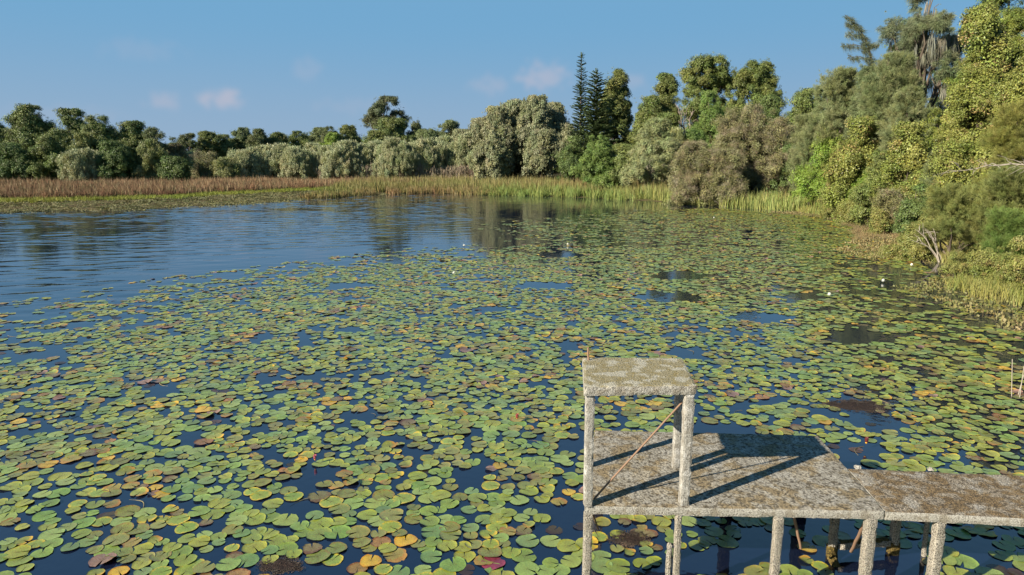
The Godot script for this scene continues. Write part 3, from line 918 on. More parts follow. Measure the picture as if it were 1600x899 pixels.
var ORD := ["first", "second", "third", "fourth", "fifth", "sixth", "seventh", "eighth", "ninth", "tenth", "eleventh", "twelfth", "thirteenth", "fourteenth", "fifteenth", "sixteenth", "seventeenth", "eighteenth", "nineteenth", "twentieth"]
func ordinal(k: int) -> String:
	if k < 20: return ORD[k]
	var tens: String = ["twenty", "thirty", "forty", "fifty"][(k + 1) / 10 - 2]
	return tens + "-" + ORD[(k + 1) % 10 - 1] if (k + 1) % 10 else ["", "", "twentieth", "thirtieth", "fortieth", "fiftieth"][(k + 1) / 10]

func lay_pads() -> void:
	rng.seed = 9
	var gap := noise(0.23, 3, 31)
	var gap2 := noise(0.035, 2, 32)
	var sick := noise(0.09, 2, 33)
	var holes := [Vector3(4.0, -9.8, 0.75), Vector3(2.75, -9.4, 0.5), Vector3(5.5, -9.3, 0.9), Vector3(7.2, -8.7, 0.5), Vector3(8.6, -16.2, 0.7), Vector3(-3.5, -9.35, 0.35), Vector3(7.3, -13.5, 0.75), Vector3(8.4, -15.0, 0.8), Vector3(4.6, -14.6, 0.9),
		Vector3(12, -23, 2.2), Vector3(9.5, -26, 1.8), Vector3(7, -30, 2.5), Vector3(5.5, -21, 1.4), Vector3(1.5, -33, 2.0), Vector3(13, -30, 1.6), Vector3(3, -44, 2.6), Vector3(9, -36, 2.6), Vector3(-6.0, -24, 1.0), Vector3(-1.0, -27.5, 1.2), Vector3(-8, -33, 2.0)]
	var spots := []
	var sunk := []
	var seen := {}
	var z := -88.0
	while z < -4.0:
		var step := 0.205
		var x := -34.0
		while x < 38.0:
			var p := Vector2(x + rf(-0.11, 0.11), z + rf(-0.11, 0.11))
			x += step
			if absf(p.x) > 3.0 - p.y * 0.98: continue
			if not Geometry2D.is_point_in_polygon(p, pad_edge): continue
			var d := edge_dist(p) if p.x < 22.0 else 9.0
			var cover := 0.29 + 0.50 * smoothstep(0.0, 10.0, d)
			if p.x > -9.0 and p.y < -48.0: cover = 0.14 + 0.28 * smoothstep(0.0, 5.0, d) + 0.22 * smoothstep(8.0, 18.0, p.x)
			if p.x > 9.0 and p.y > -24.0: cover += 0.08
			if p.y > -13.0: cover -= 0.04
			var g := 0.5 + 0.75 * gap.get_noise_2d(p.x * 3.2, p.y * 3.6) + 0.38 * gap2.get_noise_2d(p.x * 8.0, p.y * 8.0)
			for q in holes:
				g += 0.8 * smoothstep(q.z * (0.62 if q.y < -17.0 else 1.0), q.z * 0.3, Vector2((p.x - q.x) * 0.8, p.y - q.y).length())
			if g > cover:
				if p.y > -30.0 and d > 2.0 and rng.randf() < 0.05: sunk.append(p)
				continue
			var r := rf(0.105, 0.198) * (1.0 + 0.22 * sick.get_noise_2d(p.x * 2.0 + 90.0, p.y * 2.0))
			var c := Vector2i(floori(p.x / 0.4), floori(p.y / 0.4))
			var ok := true
			for i in range(-1, 2):
				for j in range(-1, 2):
					for q in seen.get(c + Vector2i(i, j), []):
						if p.distance_to(Vector2(q.x, q.y)) < 0.66 * (r + q.z): ok = false
			if not ok: continue
			for post in [Vector2(1.04, -8.6), Vector2(2.25, -8.55), Vector2(3.6, -8.5), Vector2(4.82, -8.47), Vector2(5.72, -8.42), Vector2(4.93, -9.6), Vector2(5.93, -9.7), Vector2(4.95, -9.2), Vector2(5.4, -9.6), Vector2(3.72, -10.95), Vector2(4.95, -10.85), Vector2(1.5, -11.05)]:
				if p.distance_to(post) < r + 0.1: ok = false
			if not ok: continue
			if not seen.has(c): seen[c] = []
			seen[c].append(Vector3(p.x, p.y, r))
			var ill := sick.get_noise_2d(p.x * 6.0, p.y * 6.0) + rf(-0.5, 0.5)
			var kk: int
			if ill > 0.72: kk = [12, 12, 13, 14, 10, 8][rng.randi() % 6]
			elif ill > 0.45: kk = 8 + rng.randi() % 4
			elif ill > 0.02: kk = 4 + rng.randi() % 4
			else: kk = rng.randi() % 5
			spots.append([p, r, kk])
		z += step
	# one wine-red pad near the bottom of the picture
	spots.append([Vector2(-0.29, -9.42), 0.19, 15])
	var back := Basis(Vector3.RIGHT, deg_to_rad(PITCH))
	var f := 0.5 * 899.0 / tan(deg_to_rad(45.689 * 0.5))
	var near := []
	var xf := []
	var cols := []
	for i in 16:
		xf.append([])
		cols.append(PackedColorArray())
	for s in spots:
		var p: Vector2 = s[0]
		var r: float = s[1]
		var lay := 0.008 + 0.014 * rng.randf()
		var tr := Transform3D(Basis(Vector3(rf(-1, 1), 0, rf(-1, 1)).normalized(), rf(-0.03, 0.03)) * Basis(Vector3.UP, rng.randf() * TAU) * Basis.from_scale(Vector3(r, r, r)), Vector3(p.x, lay, p.y))
		s.append(tr)
		s.append(rng.randi() % 4)
		var k := rf(0.78, 1.16)
		s.append(Color(k * rf(0.93, 1.06), k, k * rf(0.88, 1.12)))
		var v := back * (tr.origin - EYE)
		var sx := 800.0 - f * v.x / v.z
		var sy := 449.5 + f * v.y / v.z
		s.append(Vector2(sx, sy))
		if v.z < 0.0 and sx > 0.0 and sx < 1600.0 and sy < 899.0: near.append(s)
	near.sort_custom(func(a, b) -> bool: return a[1] * a[1] / pow((a[3] as Transform3D).origin.distance_to(EYE), 3.0) > b[1] * b[1] / pow((b[3] as Transform3D).origin.distance_to(EYE), 3.0))
	near = near.slice(0, 290)
	var single := {}
	for s in near: single[s] = true
	for s in spots:
		if single.has(s): continue
		xf[s[2]].append(s[3])
		cols[s[2]].append(s[5])
	# each of the nearest pads is a thing of its own; its label counts along the rows of the picture
	near.sort_custom(func(a, b) -> bool: return a[6].y > b[6].y)
	var rows := {}
	for s in near:
		var side := 0 if s[6].x < 908.0 else (1 if s[6].x < 1090.0 else 2)
		var row := int((899.0 - s[6].y) / 30.0)
		var key := Vector2i(side, row)
		if not rows.has(key): rows[key] = []
		rows[key].append(s)
	var where := ["left of the platform", "between the tower posts", "right of the tower"]
	for key in rows:
		var list: Array = rows[key]
		list.sort_custom(func(a, b) -> bool: return a[6].x < b[6].x)
		for i in list.size():
			var s: Array = list[i]
			var o := MeshInstance3D.new()
			o.name = numbered("lily_pad")
			o.mesh = pad_meshes[s[2]]
			o.material_override = pad_mats[s[4]]
			add_child(o)
			o.transform = s[3]
			var row: String = "bottom row" if key.y == 0 else ordinal(key.y) + " row up,"
			tag(o, "%s lily pad, %s from left, %s %s" % [pad_info[s[2]], ordinal(i), row, where[key.x]], "lily pad", "lily pads floating near the platform")
	var mass := thing("lily_pads", Vector3.ZERO, "green and yellowing lily pads spread over the lake beyond the nearest ones", "lily pads")
	mass.set_meta("kind", "stuff")
	for i in 16:
		if xf[i].size(): multi("lily_pads", pad_meshes[i], pad_mats[0], xf[i], cols[i], mass).set_meta("kind", "stuff")
	# rotting leaves awash in the gaps, and loose leaf stalks
	var rot := thing("sunken_leaves", Vector3.ZERO, "dark rotting leaves and loose stalks awash in gaps between the pads", "dead leaves")
	rot.set_meta("kind", "stuff")
	var rx := [[], []]
	var rc := [PackedColorArray(), PackedColorArray()]
	var sx := []
	var sc := PackedColorArray()
	for p in sunk:
		if rng.randf() < 0.6:
			var w := rng.randi() % 2
			var r := rf(0.08, 0.17)
			rx[w].append(Transform3D(ybasis(Vector3(r, r * 0.35, r), 0.02), Vector3(p.x, 0.003, p.y)))
			var k := rf(0.12, 0.4)
			rc[w].append(Color(k * 0.95, k * 0.85, k * 0.75))
		else:
			sx.append(Transform3D(ybasis(Vector3.ONE * rf(0.25, 0.6), 0.03), Vector3(p.x, 0.004, p.y)))
			sc.append(vary(Color(0.13, 0.11, 0.06), 0.4))
	for w in 2: multi("sunken_leaves", pad_meshes[[11, 14][w]], pad_mats[0], rx[w], rc[w], rot).set_meta("kind", "stuff")
	var stalk := PackedVector3Array()
	var tone := PackedColorArray()
	for i in 6:
		var a := i / 6.0
		var b := (i + 1) / 6.0
		var p := Vector3(a - 0.5, 0.02 * sin(a * 5.0), 0.22 * sin(a * 3.0))
		var q := Vector3(b - 0.5, 0.02 * sin(b * 5.0), 0.22 * sin(b * 3.0))
		var s := Vector3(0, 0, 0.016)
		var u := Vector3(0, 0.018, 0)
		stalk.append_array([p - s, q - s, q + u, p - s, q + u, p + u, p + s, q + s, q + u, p + s, q + u, p + u])
		for j in 12: tone.append(Color.WHITE)
	multi("loose_stalks", tri_mesh(stalk, tone), mats.twig, sx, sc, rot).set_meta("kind", "stuff")

func flower(at: Vector3, petal: Color, size: float, open: float, called: String, label: String, group := "") -> void:
	var o := thing(called, at, label, "flower", group)
	var m := StandardMaterial3D.new()
	m.albedo_color = petal
	m.roughness = 0.5
	m.backlight_enabled = true
	m.backlight = Color(0.4, 0.4, 0.4)
	for ring in 3:
		for i in 8:
			var a := TAU * (i + ring * 0.5) / 8.0
			var up := lerpf(1.35, 0.35 + 0.4 * ring, open)
			var d := Vector3(cos(a) * cos(up), sin(up), sin(a) * cos(up))
			var s := Vector3(-sin(a), 0, cos(a)) * size * 0.16
			var st := SurfaceTool.new()
			st.begin(Mesh.PRIMITIVE_TRIANGLES)
			var b := Vector3(0, 0.02 + 0.008 * ring, 0)
			var mid := b + d * size * 0.5
			var tip := b + d * size + Vector3(0, size * 0.12, 0)
			for q in [b, mid + s, tip, b, tip, mid - s]: st.add_vertex(q)
			st.generate_normals()
			part("petal", st.commit(), m, o)
	var y := SphereMesh.new()
	y.radius = size * 0.16
	y.height = size * 0.3
	y.radial_segments = 10
	y.rings = 5
	var ym := StandardMaterial3D.new()
	ym.albedo_color = Color(0.85, 0.65, 0.15)
	part("stamens", y, ym, o).position = Vector3(0, 0.06, 0)

# ---------------------------------------------------------------- water and ground
func axis(a: float, b: float, fine0: float, fine1: float, step: float, grow: float) -> PackedFloat32Array:
	var out := PackedFloat32Array()
	var left := PackedFloat32Array()
	var q := fine0
	var s := step
	while q > a:
		s *= grow
		q -= s
		left.append(maxf(q, a))
	left.reverse()
	out.append_array(left)
	q = fine0
	while q < fine1:
		out.append(q)
		q += step
	s = step
	out.append(q)
	while q < b:
		s *= grow
		q += s
		out.append(minf(q, b))
	return out

func make_water() -> void:
	rng.seed = 41
	var waves := []
	for i in 11:
		var l := 0.62 * pow(1.15, i)
		var a := deg_to_rad(78.0) + rf(-0.5, 0.5)
		waves.append([cos(a) * TAU / l, sin(a) * TAU / l, rng.randf() * TAU, 0.0105 * l / TAU, TAU / l])
	var breeze := noise(0.05, 2, 44)
	var xs := axis(-230, 60, -64, 10, 0.22, 1.35)
	var zs := axis(-140, 130, -129, -22, 0.22, 1.35)
	var v := PackedVector3Array()
	var nn := PackedVector3Array()
	var idx := PackedInt32Array()
	v.resize(xs.size() * zs.size())
	nn.resize(v.size())
	var k := 0
	for j in zs.size():
		var z := zs[j]
		for i in xs.size():
			var x := xs[i]
			# open water: left of and beyond the lily field, where the breeze gets at it
			var lim := -13.0 + 0.0 * z if z > -36.0 else -13.0 + (-36.0 - z) * 0.42
			var open := smoothstep(lim + 4.0, lim - 7.0, x) * smoothstep(-14.0, -30.0, z)
			var amp := 0.05 + open * (0.75 + 0.9 * breeze.get_noise_2d(x * 1.3 + z * 0.6, z * 2.2))
			amp *= 1.0 + 0.8 * smoothstep(-42.0, -62.0, z) * smoothstep(-4.0, -16.0, x)
			amp = maxf(amp, 0.03) * smoothstep(-64.0, -60.0, x) * smoothstep(10.0, 6.0, x) * smoothstep(-22.0, -26.0, z)
			var h := 0.0
			var gx := 0.0
			var gz := 0.0
			for w in waves:
				var ph: float = w[0] * x + w[1] * z + w[2]
				var cs := cos(ph) * amp
				h += w[3] * sin(ph) * amp
				gx += w[0] * w[3] * cs
				gz += w[1] * w[3] * cs
			v[k] = Vector3(x, h, z)
			nn[k] = Vector3(-gx, 1, -gz).normalized()
			k += 1
	var w0 := xs.size()
	for j in zs.size() - 1:
		for i in w0 - 1:
			var a := j * w0 + i
			idx.append_array([a, a + 1, a + w0 + 1, a, a + w0 + 1, a + w0])
	var arr := []
	arr.resize(Mesh.ARRAY_MAX)
	arr[Mesh.ARRAY_VERTEX] = v
	arr[Mesh.ARRAY_NORMAL] = nn
	arr[Mesh.ARRAY_INDEX] = idx
	var mesh := ArrayMesh.new()
	mesh.add_surface_from_arrays(Mesh.PRIMITIVE_TRIANGLES, arr)
	var m := StandardMaterial3D.new()
	m.albedo_color = Color(0.05, 0.08, 0.155)
	m.roughness = 0.04
	m.metallic_specular = 0.8
	m.uv1_triplanar = true
	m.uv1_world_triplanar = true
	m.uv1_scale = Vector3.ONE * 0.22
	m.heightmap_enabled = true
	m.heightmap_texture = grey_tex(grey_bytes(noise(0.03, 3, 47), 512), 512)
	m.heightmap_scale = 0.15
	mats.water = m
	var o := part("water", mesh, m, self)
	tag(o, "dark lake water rippled by the breeze on the left", "", "", "structure")

func make_ground() -> void:
	var xs := axis(-3500, 3500, -190, 90, 3.2, 1.5)
	var zs := axis(-3500, 3500, -220, 10, 3.2, 1.5)
	var v := PackedVector3Array()
	var idx := PackedInt32Array()
	for z in zs:
		for x in xs:
			var d := shore_dist(x, z)
			v.append(Vector3(x, ground_y(d, x, z), z))
	var w0 := xs.size()
	var st := SurfaceTool.new()
	st.begin(Mesh.PRIMITIVE_TRIANGLES)
	for p in v: st.add_vertex(p)
	for j in zs.size() - 1:
		for i in w0 - 1:
			var a := j * w0 + i
			for q in [a, a + 1, a + w0 + 1, a, a + w0 + 1, a + w0]: st.add_index(q)
	st.generate_normals()
	tag(part("ground", st.commit(), mats.soil, self), "marshy brown and green ground round the lake", "", "", "structure")

# ---------------------------------------------------------------- reeds and grasses
func band(called: String, label: String, category: String, mesh: Mesh, count: int, area: Rect2, lo: float, hi: float, hmin: float, hmax: float, wide: float, ca: Color, cb: Color, ok = null, mat: Material = null) -> void:
	rng.seed = hash(called)
	var xf := []
	var cols := PackedColorArray()
	for i in count:
		var x := area.position.x + rng.randf() * area.size.x
		var z := area.position.y + rng.randf() * area.size.y
		var d := shore_dist(x, z) + 3.0 * n_soft.get_noise_2d(x * 3.0, z * 3.0)
		if d < lo or d > hi: continue
		if ok != null and not ok.call(x, z, d): continue
		var t := n_soft.get_noise_2d(x * 2.2 + 60.0, z * 2.2)
		var h := rf(hmin, hmax) * (1.0 + 0.40 * t + 0.25 * n_fine.get_noise_2d(x * 1.4, z * 1.4))
		xf.append(Transform3D(ybasis(Vector3(wide, h, wide), 0.26), Vector3(x, maxf(ground_y(d, x, z) - 0.05, -0.12), z)))
		cols.append(vary(ca.lerp(cb, clampf(0.5 + 0.9 * t + rf(-0.3, 0.3), 0, 1)), 0.18))
	var o := multi(called, mesh, mat if mat else mats.reed, xf, cols, self)
	tag(o, label, category, "", "stuff")

func make_reeds() -> void:
	rng.seed = 61
	var thick := tuft(16, 0.55, 0.028, 0.28)
	var cat := tuft(12, 0.7, 0.045, 0.34)
	var plumes := tuft(14, 0.6, 0.03, 0.22, 0.30)
	var low := leaf_ball(40, 0.34, 0.12, -0.3, 0.35)
	var blades := tuft(22, 0.5, 0.022, 0.55)
	var wispy := strips(46, 0.8, 0.012, 0.25, 1.3, -0.1)
	band("floating_mat", "brownish green mat of floating weed along the left shore", "weed mat", low, 20000, Rect2(-170, -135, 150, 62), -1.5, 15.0, 0.18, 0.4, 0.7, Color(0.12, 0.125, 0.05), Color(0.20, 0.185, 0.085))
	band("shore_grass", "bright yellow-green strip of low grass before the brown reeds", "grass", blades, 26000, Rect2(-170, -140, 150, 66), 12.0, 19.0, 0.35, 0.8, 0.9, Color(0.17, 0.21, 0.03), Color(0.27, 0.27, 0.05), func(x, z, d): return x < -27.0)
	band("brown_reeds", "wide bed of rusty brown reeds across the left shore", "reeds", wispy, 42000, Rect2(-230, -172, 222, 96), 17.0, 95.0, 1.1, 2.1, 1.25, Color(0.135, 0.070, 0.042), Color(0.25, 0.155, 0.085), func(x, z, d): return x < -14.0 - 0.10 * (z + 172.0) + 6.0 * n_soft.get_noise_2d(z * 5.0, 3.0), mats.twig)
	band("brown_reed_blades", "tan and green blades standing among the brown reeds", "reeds", thick, 14000, Rect2(-230, -172, 222, 96), 17.0, 95.0, 1.2, 2.3, 1.3, Color(0.16, 0.14, 0.06), Color(0.27, 0.20, 0.11))
	band("plume_grass", "pale pinkish plumes of tall grass behind the reeds", "grass", plumes, 3200, Rect2(-48, -190, 38, 18), 20.0, 120.0, 3.0, 4.0, 1.5, Color(0.26, 0.22, 0.15), Color(0.36, 0.29, 0.22))
	band("cattails", "yellow-green cattails standing along the middle shore", "reeds", cat, 17000, Rect2(-30, -150, 66, 74), -1.0, 9.0, 0.9, 2.3, 0.75, Color(0.14, 0.20, 0.045), Color(0.25, 0.27, 0.085), func(x, z, d): return n_fine.get_noise_2d(x, z) > -0.12 and x > -6.0 + 5.0 * n_fine.get_noise_2d(z * 0.5, 7.0))
	band("shore_reeds", "short mixed green and russet reeds at the left end of the cattails", "reeds", cat, 9000, Rect2(-34, -150, 40, 40), -0.8, 8.0, 0.6, 1.5, 0.8, Color(0.17, 0.19, 0.05), Color(0.22, 0.14, 0.07), func(x, z, d): return n_fine.get_noise_2d(x, z) > -0.2 and x < 2.0)
	band("marsh_grass", "olive and rusty marsh grass behind the cattails", "grass", thick, 16000, Rect2(-34, -176, 100, 106), 4.0, 60.0, 1.2, 2.6, 1.4, Color(0.145, 0.165, 0.04), Color(0.22, 0.175, 0.075))
	band("bank_grass", "green and yellow grass on the right bank", "grass", blades, 15000, Rect2(18, -82, 34, 62), -0.4, 6.5, 0.5, 1.15, 0.55, Color(0.15, 0.19, 0.04), Color(0.31, 0.26, 0.09))
	band("bank_weed", "low leafy weed spreading from the right bank onto the water", "weed mat", clumps.weed, 11000, Rect2(16, -82, 30, 60), -3.6, 4.0, 0.16, 0.42, 0.42, Color(0.115, 0.13, 0.04), Color(0.21, 0.17, 0.08), func(x, z, d): return z > -33.0 or z < -42.0 or d > -1.5)
	band("dry_weed", "reddish brown weed at the water's edge of the right bank", "weed mat", clumps.twig, 700, Rect2(24, -66, 14, 14), -4.5, 1.0, 0.25, 0.4, 0.5, Color(0.12, 0.085, 0.05), Color(0.21, 0.16, 0.08), null, mats.twig)

# woods that go on past both edges of the picture
func make_woodland() -> void:
	rng.seed = 83
	var xf := []
	var cols := PackedColorArray()
	for row in [[Vector2(-170, -150), Vector2(-330, -60), 26], [Vector2(-165, -185), Vector2(-340, -110), 22], [Vector2(44, -36), Vector2(52, 60), 20], [Vector2(66, -50), Vector2(74, 60), 18], [Vector2(80, -120), Vector2(200, -60), 16]]:
		for i in int(row[2]):
			var q: Vector2 = (row[0] as Vector2).lerp(row[1], (i + rf(-0.3, 0.3)) / float(row[2])) + Vector2(rf(-4, 4), rf(-4, 4))
			var h := rf(10.0, 19.0)
			var r := rf(4.0, 6.5)
			var ca := Color(0.080, 0.112, 0.034).lerp(Color(0.16, 0.18, 0.06), rng.randf())
			for j in 46:
				var u := rdir()
				var t := rng.randf()
				var c := Vector3(q.x, 0, q.y) + Vector3(u.x * r * profile("dome", t), h * t * 0.92 + 0.4, u.z * r * profile("dome", t))
				var lob := vary(ca, 0.2)
				for k in 7:
					var d := (rdir() + Vector3(u.x, 0.3, u.z) * 0.6).normalized()
					var yy := (d + Vector3(0, 0.4, 0)).normalized()
					var xx := yy.cross(rdir()).normalized()
					xf.append(Transform3D(Basis(xx, yy, xx.cross(yy)).scaled(Vector3.ONE * rf(0.8, 1.4)), c + d * rf(0.7, 1.7)))
					cols.append(vary(lob, 0.15))
	tag(multi("woodland", clumps.broad, mats.leaf, xf, cols, self), "mixed green woodland running on past both ends of the shore", "woodland", "", "stuff")

func make_small_things() -> void:
	rng.seed = 71
	# dead stems on the right bank
	var o := thing("bleached_snag", Vector3(25.9, 0.1, -40.8), "bleached dead stems leaning left at the right water's edge", "dead branch")
	for s in [Vector3(-0.9, 2.3, 0.1), Vector3(-1.4, 1.9, 0.5), Vector3(-2.4, 1.5, 0.2), Vector3(-0.6, 2.0, -0.4), Vector3(-1.9, 2.2, -0.3)]:
		var st := SurfaceTool.new()
		st.begin(Mesh.PRIMITIVE_TRIANGLES)
		var p := limb(st, Vector3(rf(-0.15, 0.15), -0.1, rf(-0.15, 0.15)), s * 0.85, 0.04, 0.012, 0.06, 6)
		for i in 3: limb(st, p[3 + i % 3], p[4] + Vector3(rf(-0.8, 0.1), rf(0.1, 0.9), rf(-0.4, 0.4)), 0.025, 0.008, 0.04, 4, 5)
		st.generate_normals()
		part("stem", st.commit(), mats.dead, o)
	o = thing("dead_branch", Vector3(27.6, 5.4, -36.6), "long bare pale branch lying across the feathery bushes", "dead branch")
	var bt := SurfaceTool.new()
	bt.begin(Mesh.PRIMITIVE_TRIANGLES)
	var path := limb(bt, Vector3(1.6, -0.35, 0.6), Vector3(-3.4, 0.1, -0.6), 0.055, 0.014, 0.06, 9)
	for i in 30:
		var f := path[2 + rng.randi() % 8]
		limb(bt, f, f + Vector3(rf(-1.3, 0.1), rf(-0.5, 0.6), rf(-0.5, 0.5)), 0.018, 0.005, 0.06, 4, 5)
	bt.generate_normals()
	part("branch", bt.commit(), mats.dead, o)
	# stalks in the water by the right edge
	o = thing("reed_stalks", Vector3(13.1, 0, -16.9), "three thin pale reed stalks rising from the pads by the right edge", "reeds")
	for s in [Vector3(-0.25, 1.0, 0), Vector3(0.0, 0.85, 0.1), Vector3(0.18, 0.55, -0.1)]:
		part("stalk", rod(Vector3(s.x * 0.4, -0.3, s.z), s, 0.022), mats.dead, o)
	# peaty mud showing between the pads
	for q in [[8.6, -16.2, 0.75, 0.42, "dark peaty mat afloat between the pads right of the tower"], [-3.47, -9.35, 0.32, 0.2, "dark peaty mat afloat at the photo's bottom edge"], [1.9, -10.1, 0.3, 0.2, "small dark peaty mat afloat under the deck"]]:
		var st := SurfaceTool.new()
		st.begin(Mesh.PRIMITIVE_TRIANGLES)
		var nz := noise(1.8, 3, int(q[0] * 10))
		var n := 26
		var g := []
		for i in 9:
			var row := []
			for j in n:
				var a := TAU * j / n
				var r := i / 8.0 * (1.0 + 0.45 * nz.get_noise_2d(cos(a) * 0.9, sin(a) * 0.9))
				row.append(Vector3(cos(a) * r * q[2], 0.03 * (1.0 - pow(i / 8.0, 2.0)) - 0.008 + 0.025 * nz.get_noise_2d(cos(a) * r * 4.0, sin(a) * r * 4.0), sin(a) * r * q[3]))
			g.append(row)
		for i in 8:
			for j in n:
				var m := (j + 1) % n
				for p in [g[i][j], g[i + 1][j], g[i + 1][m], g[i][j], g[i + 1][m], g[i][m]]: st.add_vertex(p)
		st.generate_normals()
		var mat := part(numbered("peat_mat"), st.commit(), mats.peat, self)
		mat.position = Vector3(q[0], 0.004, q[1])
		var dx := []
		var dc := PackedColorArray()
		for i in int(420 * q[2] * q[3]) + 30:
			var a := rng.randf() * TAU
			var r := sqrt(rng.randf()) * 1.15
			dx.append(Transform3D(ybasis(Vector3(0.055, 0.008, 0.055) * rf(0.5, 1.6), 0.2), Vector3(cos(a) * r * q[2], 0.012, sin(a) * r * q[3])))
			dc.append(vary(Color(0.045, 0.035, 0.03).lerp(Color(0.12, 0.085, 0.06), rng.randf() * rng.randf()), 0.3))
		multi("debris", clumps.weed, mats.twig, dx, dc, mat).set_meta("kind", "stuff")
		tag(mat, q[4], "weed mat")
	for q in [[-3.42, -48.3, "white water lily flower at the field's far left, farther one"], [-3.12, -36.1, "white water lily flower at the field's far left, nearer one"], [4.02, -49.0, "white water lily flower in the far middle of the field"], [14.25, -30.1, "white water lily flower, brightest one on the right of the field"], [18.6, -33.7, "white water lily flower near the right bank grass"], [23.08, -39.0, "white water lily flower beside the dead stems"], [21.4, -72.5, "white water lily flower far off by the brown thicket"]]:
		flower(Vector3(q[0], 0.03, q[1]), Color(0.93, 0.93, 0.88), 0.135, 0.8, "lily_flower", q[2], "white water lilies")
	flower(Vector3(7.48, 0.1, -13.57), Color(0.38, 0.15, 0.14), 0.14, 0.12, "lily_bud", "dark red lily bud standing over the water behind the walkway")
	flower(Vector3(-3.96, 0.05, -12.86), Color(0.72, 0.36, 0.40), 0.12, 0.1, "lily_bud", "pink lily bud among the pads left of the platform")
	flower(Vector3(0.12, 0.05, -15.1), Color(0.62, 0.28, 0.28), 0.13, 0.2, "lily_bud", "reddish lily bud among the pads left of the tower slab")

# ---------------------------------------------------------------- sky
func make_sky() -> PanoramaSkyMaterial:
	var w := 1024
	var h := 512
	var n := noise(1.0, 4, 91)
	var data := PackedFloat32Array()
	data.resize(w * h * 3)
	# small clouds: direction (degrees right of -z, degrees up), half width, half height, strength
	var puffs := [[2.6, 6.7, 2.1, 1.15, 0.55], [-1.9, 6.0, 1.5, 0.8, 0.30], [-22.4, 4.5, 1.5, 0.7, 0.70], [-26.3, 4.3, 1.2, 0.6, 0.40], [-16.2, 7.0, 1.2, 0.9, 0.18], [9.6, 6.2, 1.2, 0.5, 0.30], [-27.5, 7.8, 2.6, 0.8, 0.12], [-33.0, 3.2, 4.0, 0.6, 0.15], [-12.0, 4.3, 4.0, 0.6, 0.12],
		[60, 9, 4, 1.2, 0.4], [95, 7, 5, 1.3, 0.4], [150, 10, 5, 1.5, 0.4], [-70, 7, 4, 1.0, 0.4], [-120, 9, 5, 1.4, 0.4], [-160, 12, 4, 1.2, 0.3]]
	for j in h:
		var el := 90.0 - (j + 0.5) / h * 180.0
		var up := sin(deg_to_rad(el))
		var c: Color
		var t := clampf(up, 0.0, 1.0)
		var low := Color(0.128, 0.184, 0.252)
		var mid := Color(0.075, 0.169, 0.268)
		var high := Color(0.027, 0.084, 0.184)
		c = low.lerp(mid, smoothstep(0.0, 0.20, t)).lerp(high, smoothstep(0.15, 0.95, t))
		if el < 0.0: c = low.lerp(Color(0.047, 0.050, 0.040), smoothstep(0.0, 0.06, -up))
		for i in w:
			var q := c
			if el > 0.5 and el < 15.0:
				var az := wrapf((i + 0.5) / w * 360.0, -180.0, 180.0)
				for p in puffs:
					var dx: float = (az - p[0]) / p[2]
					var dy: float = (el - p[1]) / p[3]
					var rr := dx * dx + dy * dy
					if rr < 3.0:
						var k := clampf(1.15 - rr + 1.5 * n.get_noise_2d(az * 1.1, el * 2.6) + 0.5 * n.get_noise_2d(az * 4.0, el * 8.0), 0.0, 1.0) * float(p[4])
						q = q.lerp(Color(0.221, 0.218, 0.258), k)
			var o := (j * w + i) * 3
			data[o] = q.r
			data[o + 1] = q.g
			data[o + 2] = q.b
	var m := PanoramaSkyMaterial.new()
	m.panorama = ImageTexture.create_from_image(Image.create_from_data(w, h, false, Image.FORMAT_RGBF, data.to_byte_array()))
	return m

func _ready() -> void:
	var cam := Camera3D.new()
	cam.name = "camera"
	add_child(cam)
	cam.position = EYE
	cam.rotation_degrees = Vector3(-PITCH, 0, 0)
	cam.fov = 45.689
	cam.near = 0.1
	cam.far = 9000.0
	cam.current = true
	var env := Environment.new()
	env.background_mode = Environment.BG_SKY
	env.sky = Sky.new()
	env.sky.sky_material = make_sky()
	env.tonemap_mode = Environment.TONE_MAPPER_LINEAR
	env.tonemap_exposure = 2.35
	env.sdfgi_enabled = true
	env.ssao_enabled = true
	env.ssil_enabled = true
	var world := WorldEnvironment.new()
	world.name = "world"
	world.environment = env
	add_child(world)
	var sun := DirectionalLight3D.new()
	sun.name = "sun"
	sun.light_color = Color(1.0, 0.955, 0.885)
	sun.light_energy = 1.6
	sun.light_angular_distance = 0.5
	sun.shadow_enabled = true
	add_child(sun)
	sun.look_at_from_position(Vector3.ZERO, -Vector3(-0.84, 0.535, 0.54), Vector3.UP)

	n_soft.noise_type = FastNoiseLite.TYPE_SIMPLEX_SMOOTH
	n_soft.frequency = 0.02
	n_soft.seed = 3
	n_fine.noise_type = FastNoiseLite.TYPE_SIMPLEX_SMOOTH
	n_fine.frequency = 0.22
	n_fine.seed = 8
	make_materials()
	rng.seed = 1
	make_clumps()
	make_ground()
	make_water()
	make_platform()
	make_reeds()
	make_trees()
	make_woodland()
	make_pads()
	lay_pads()
	make_small_things()

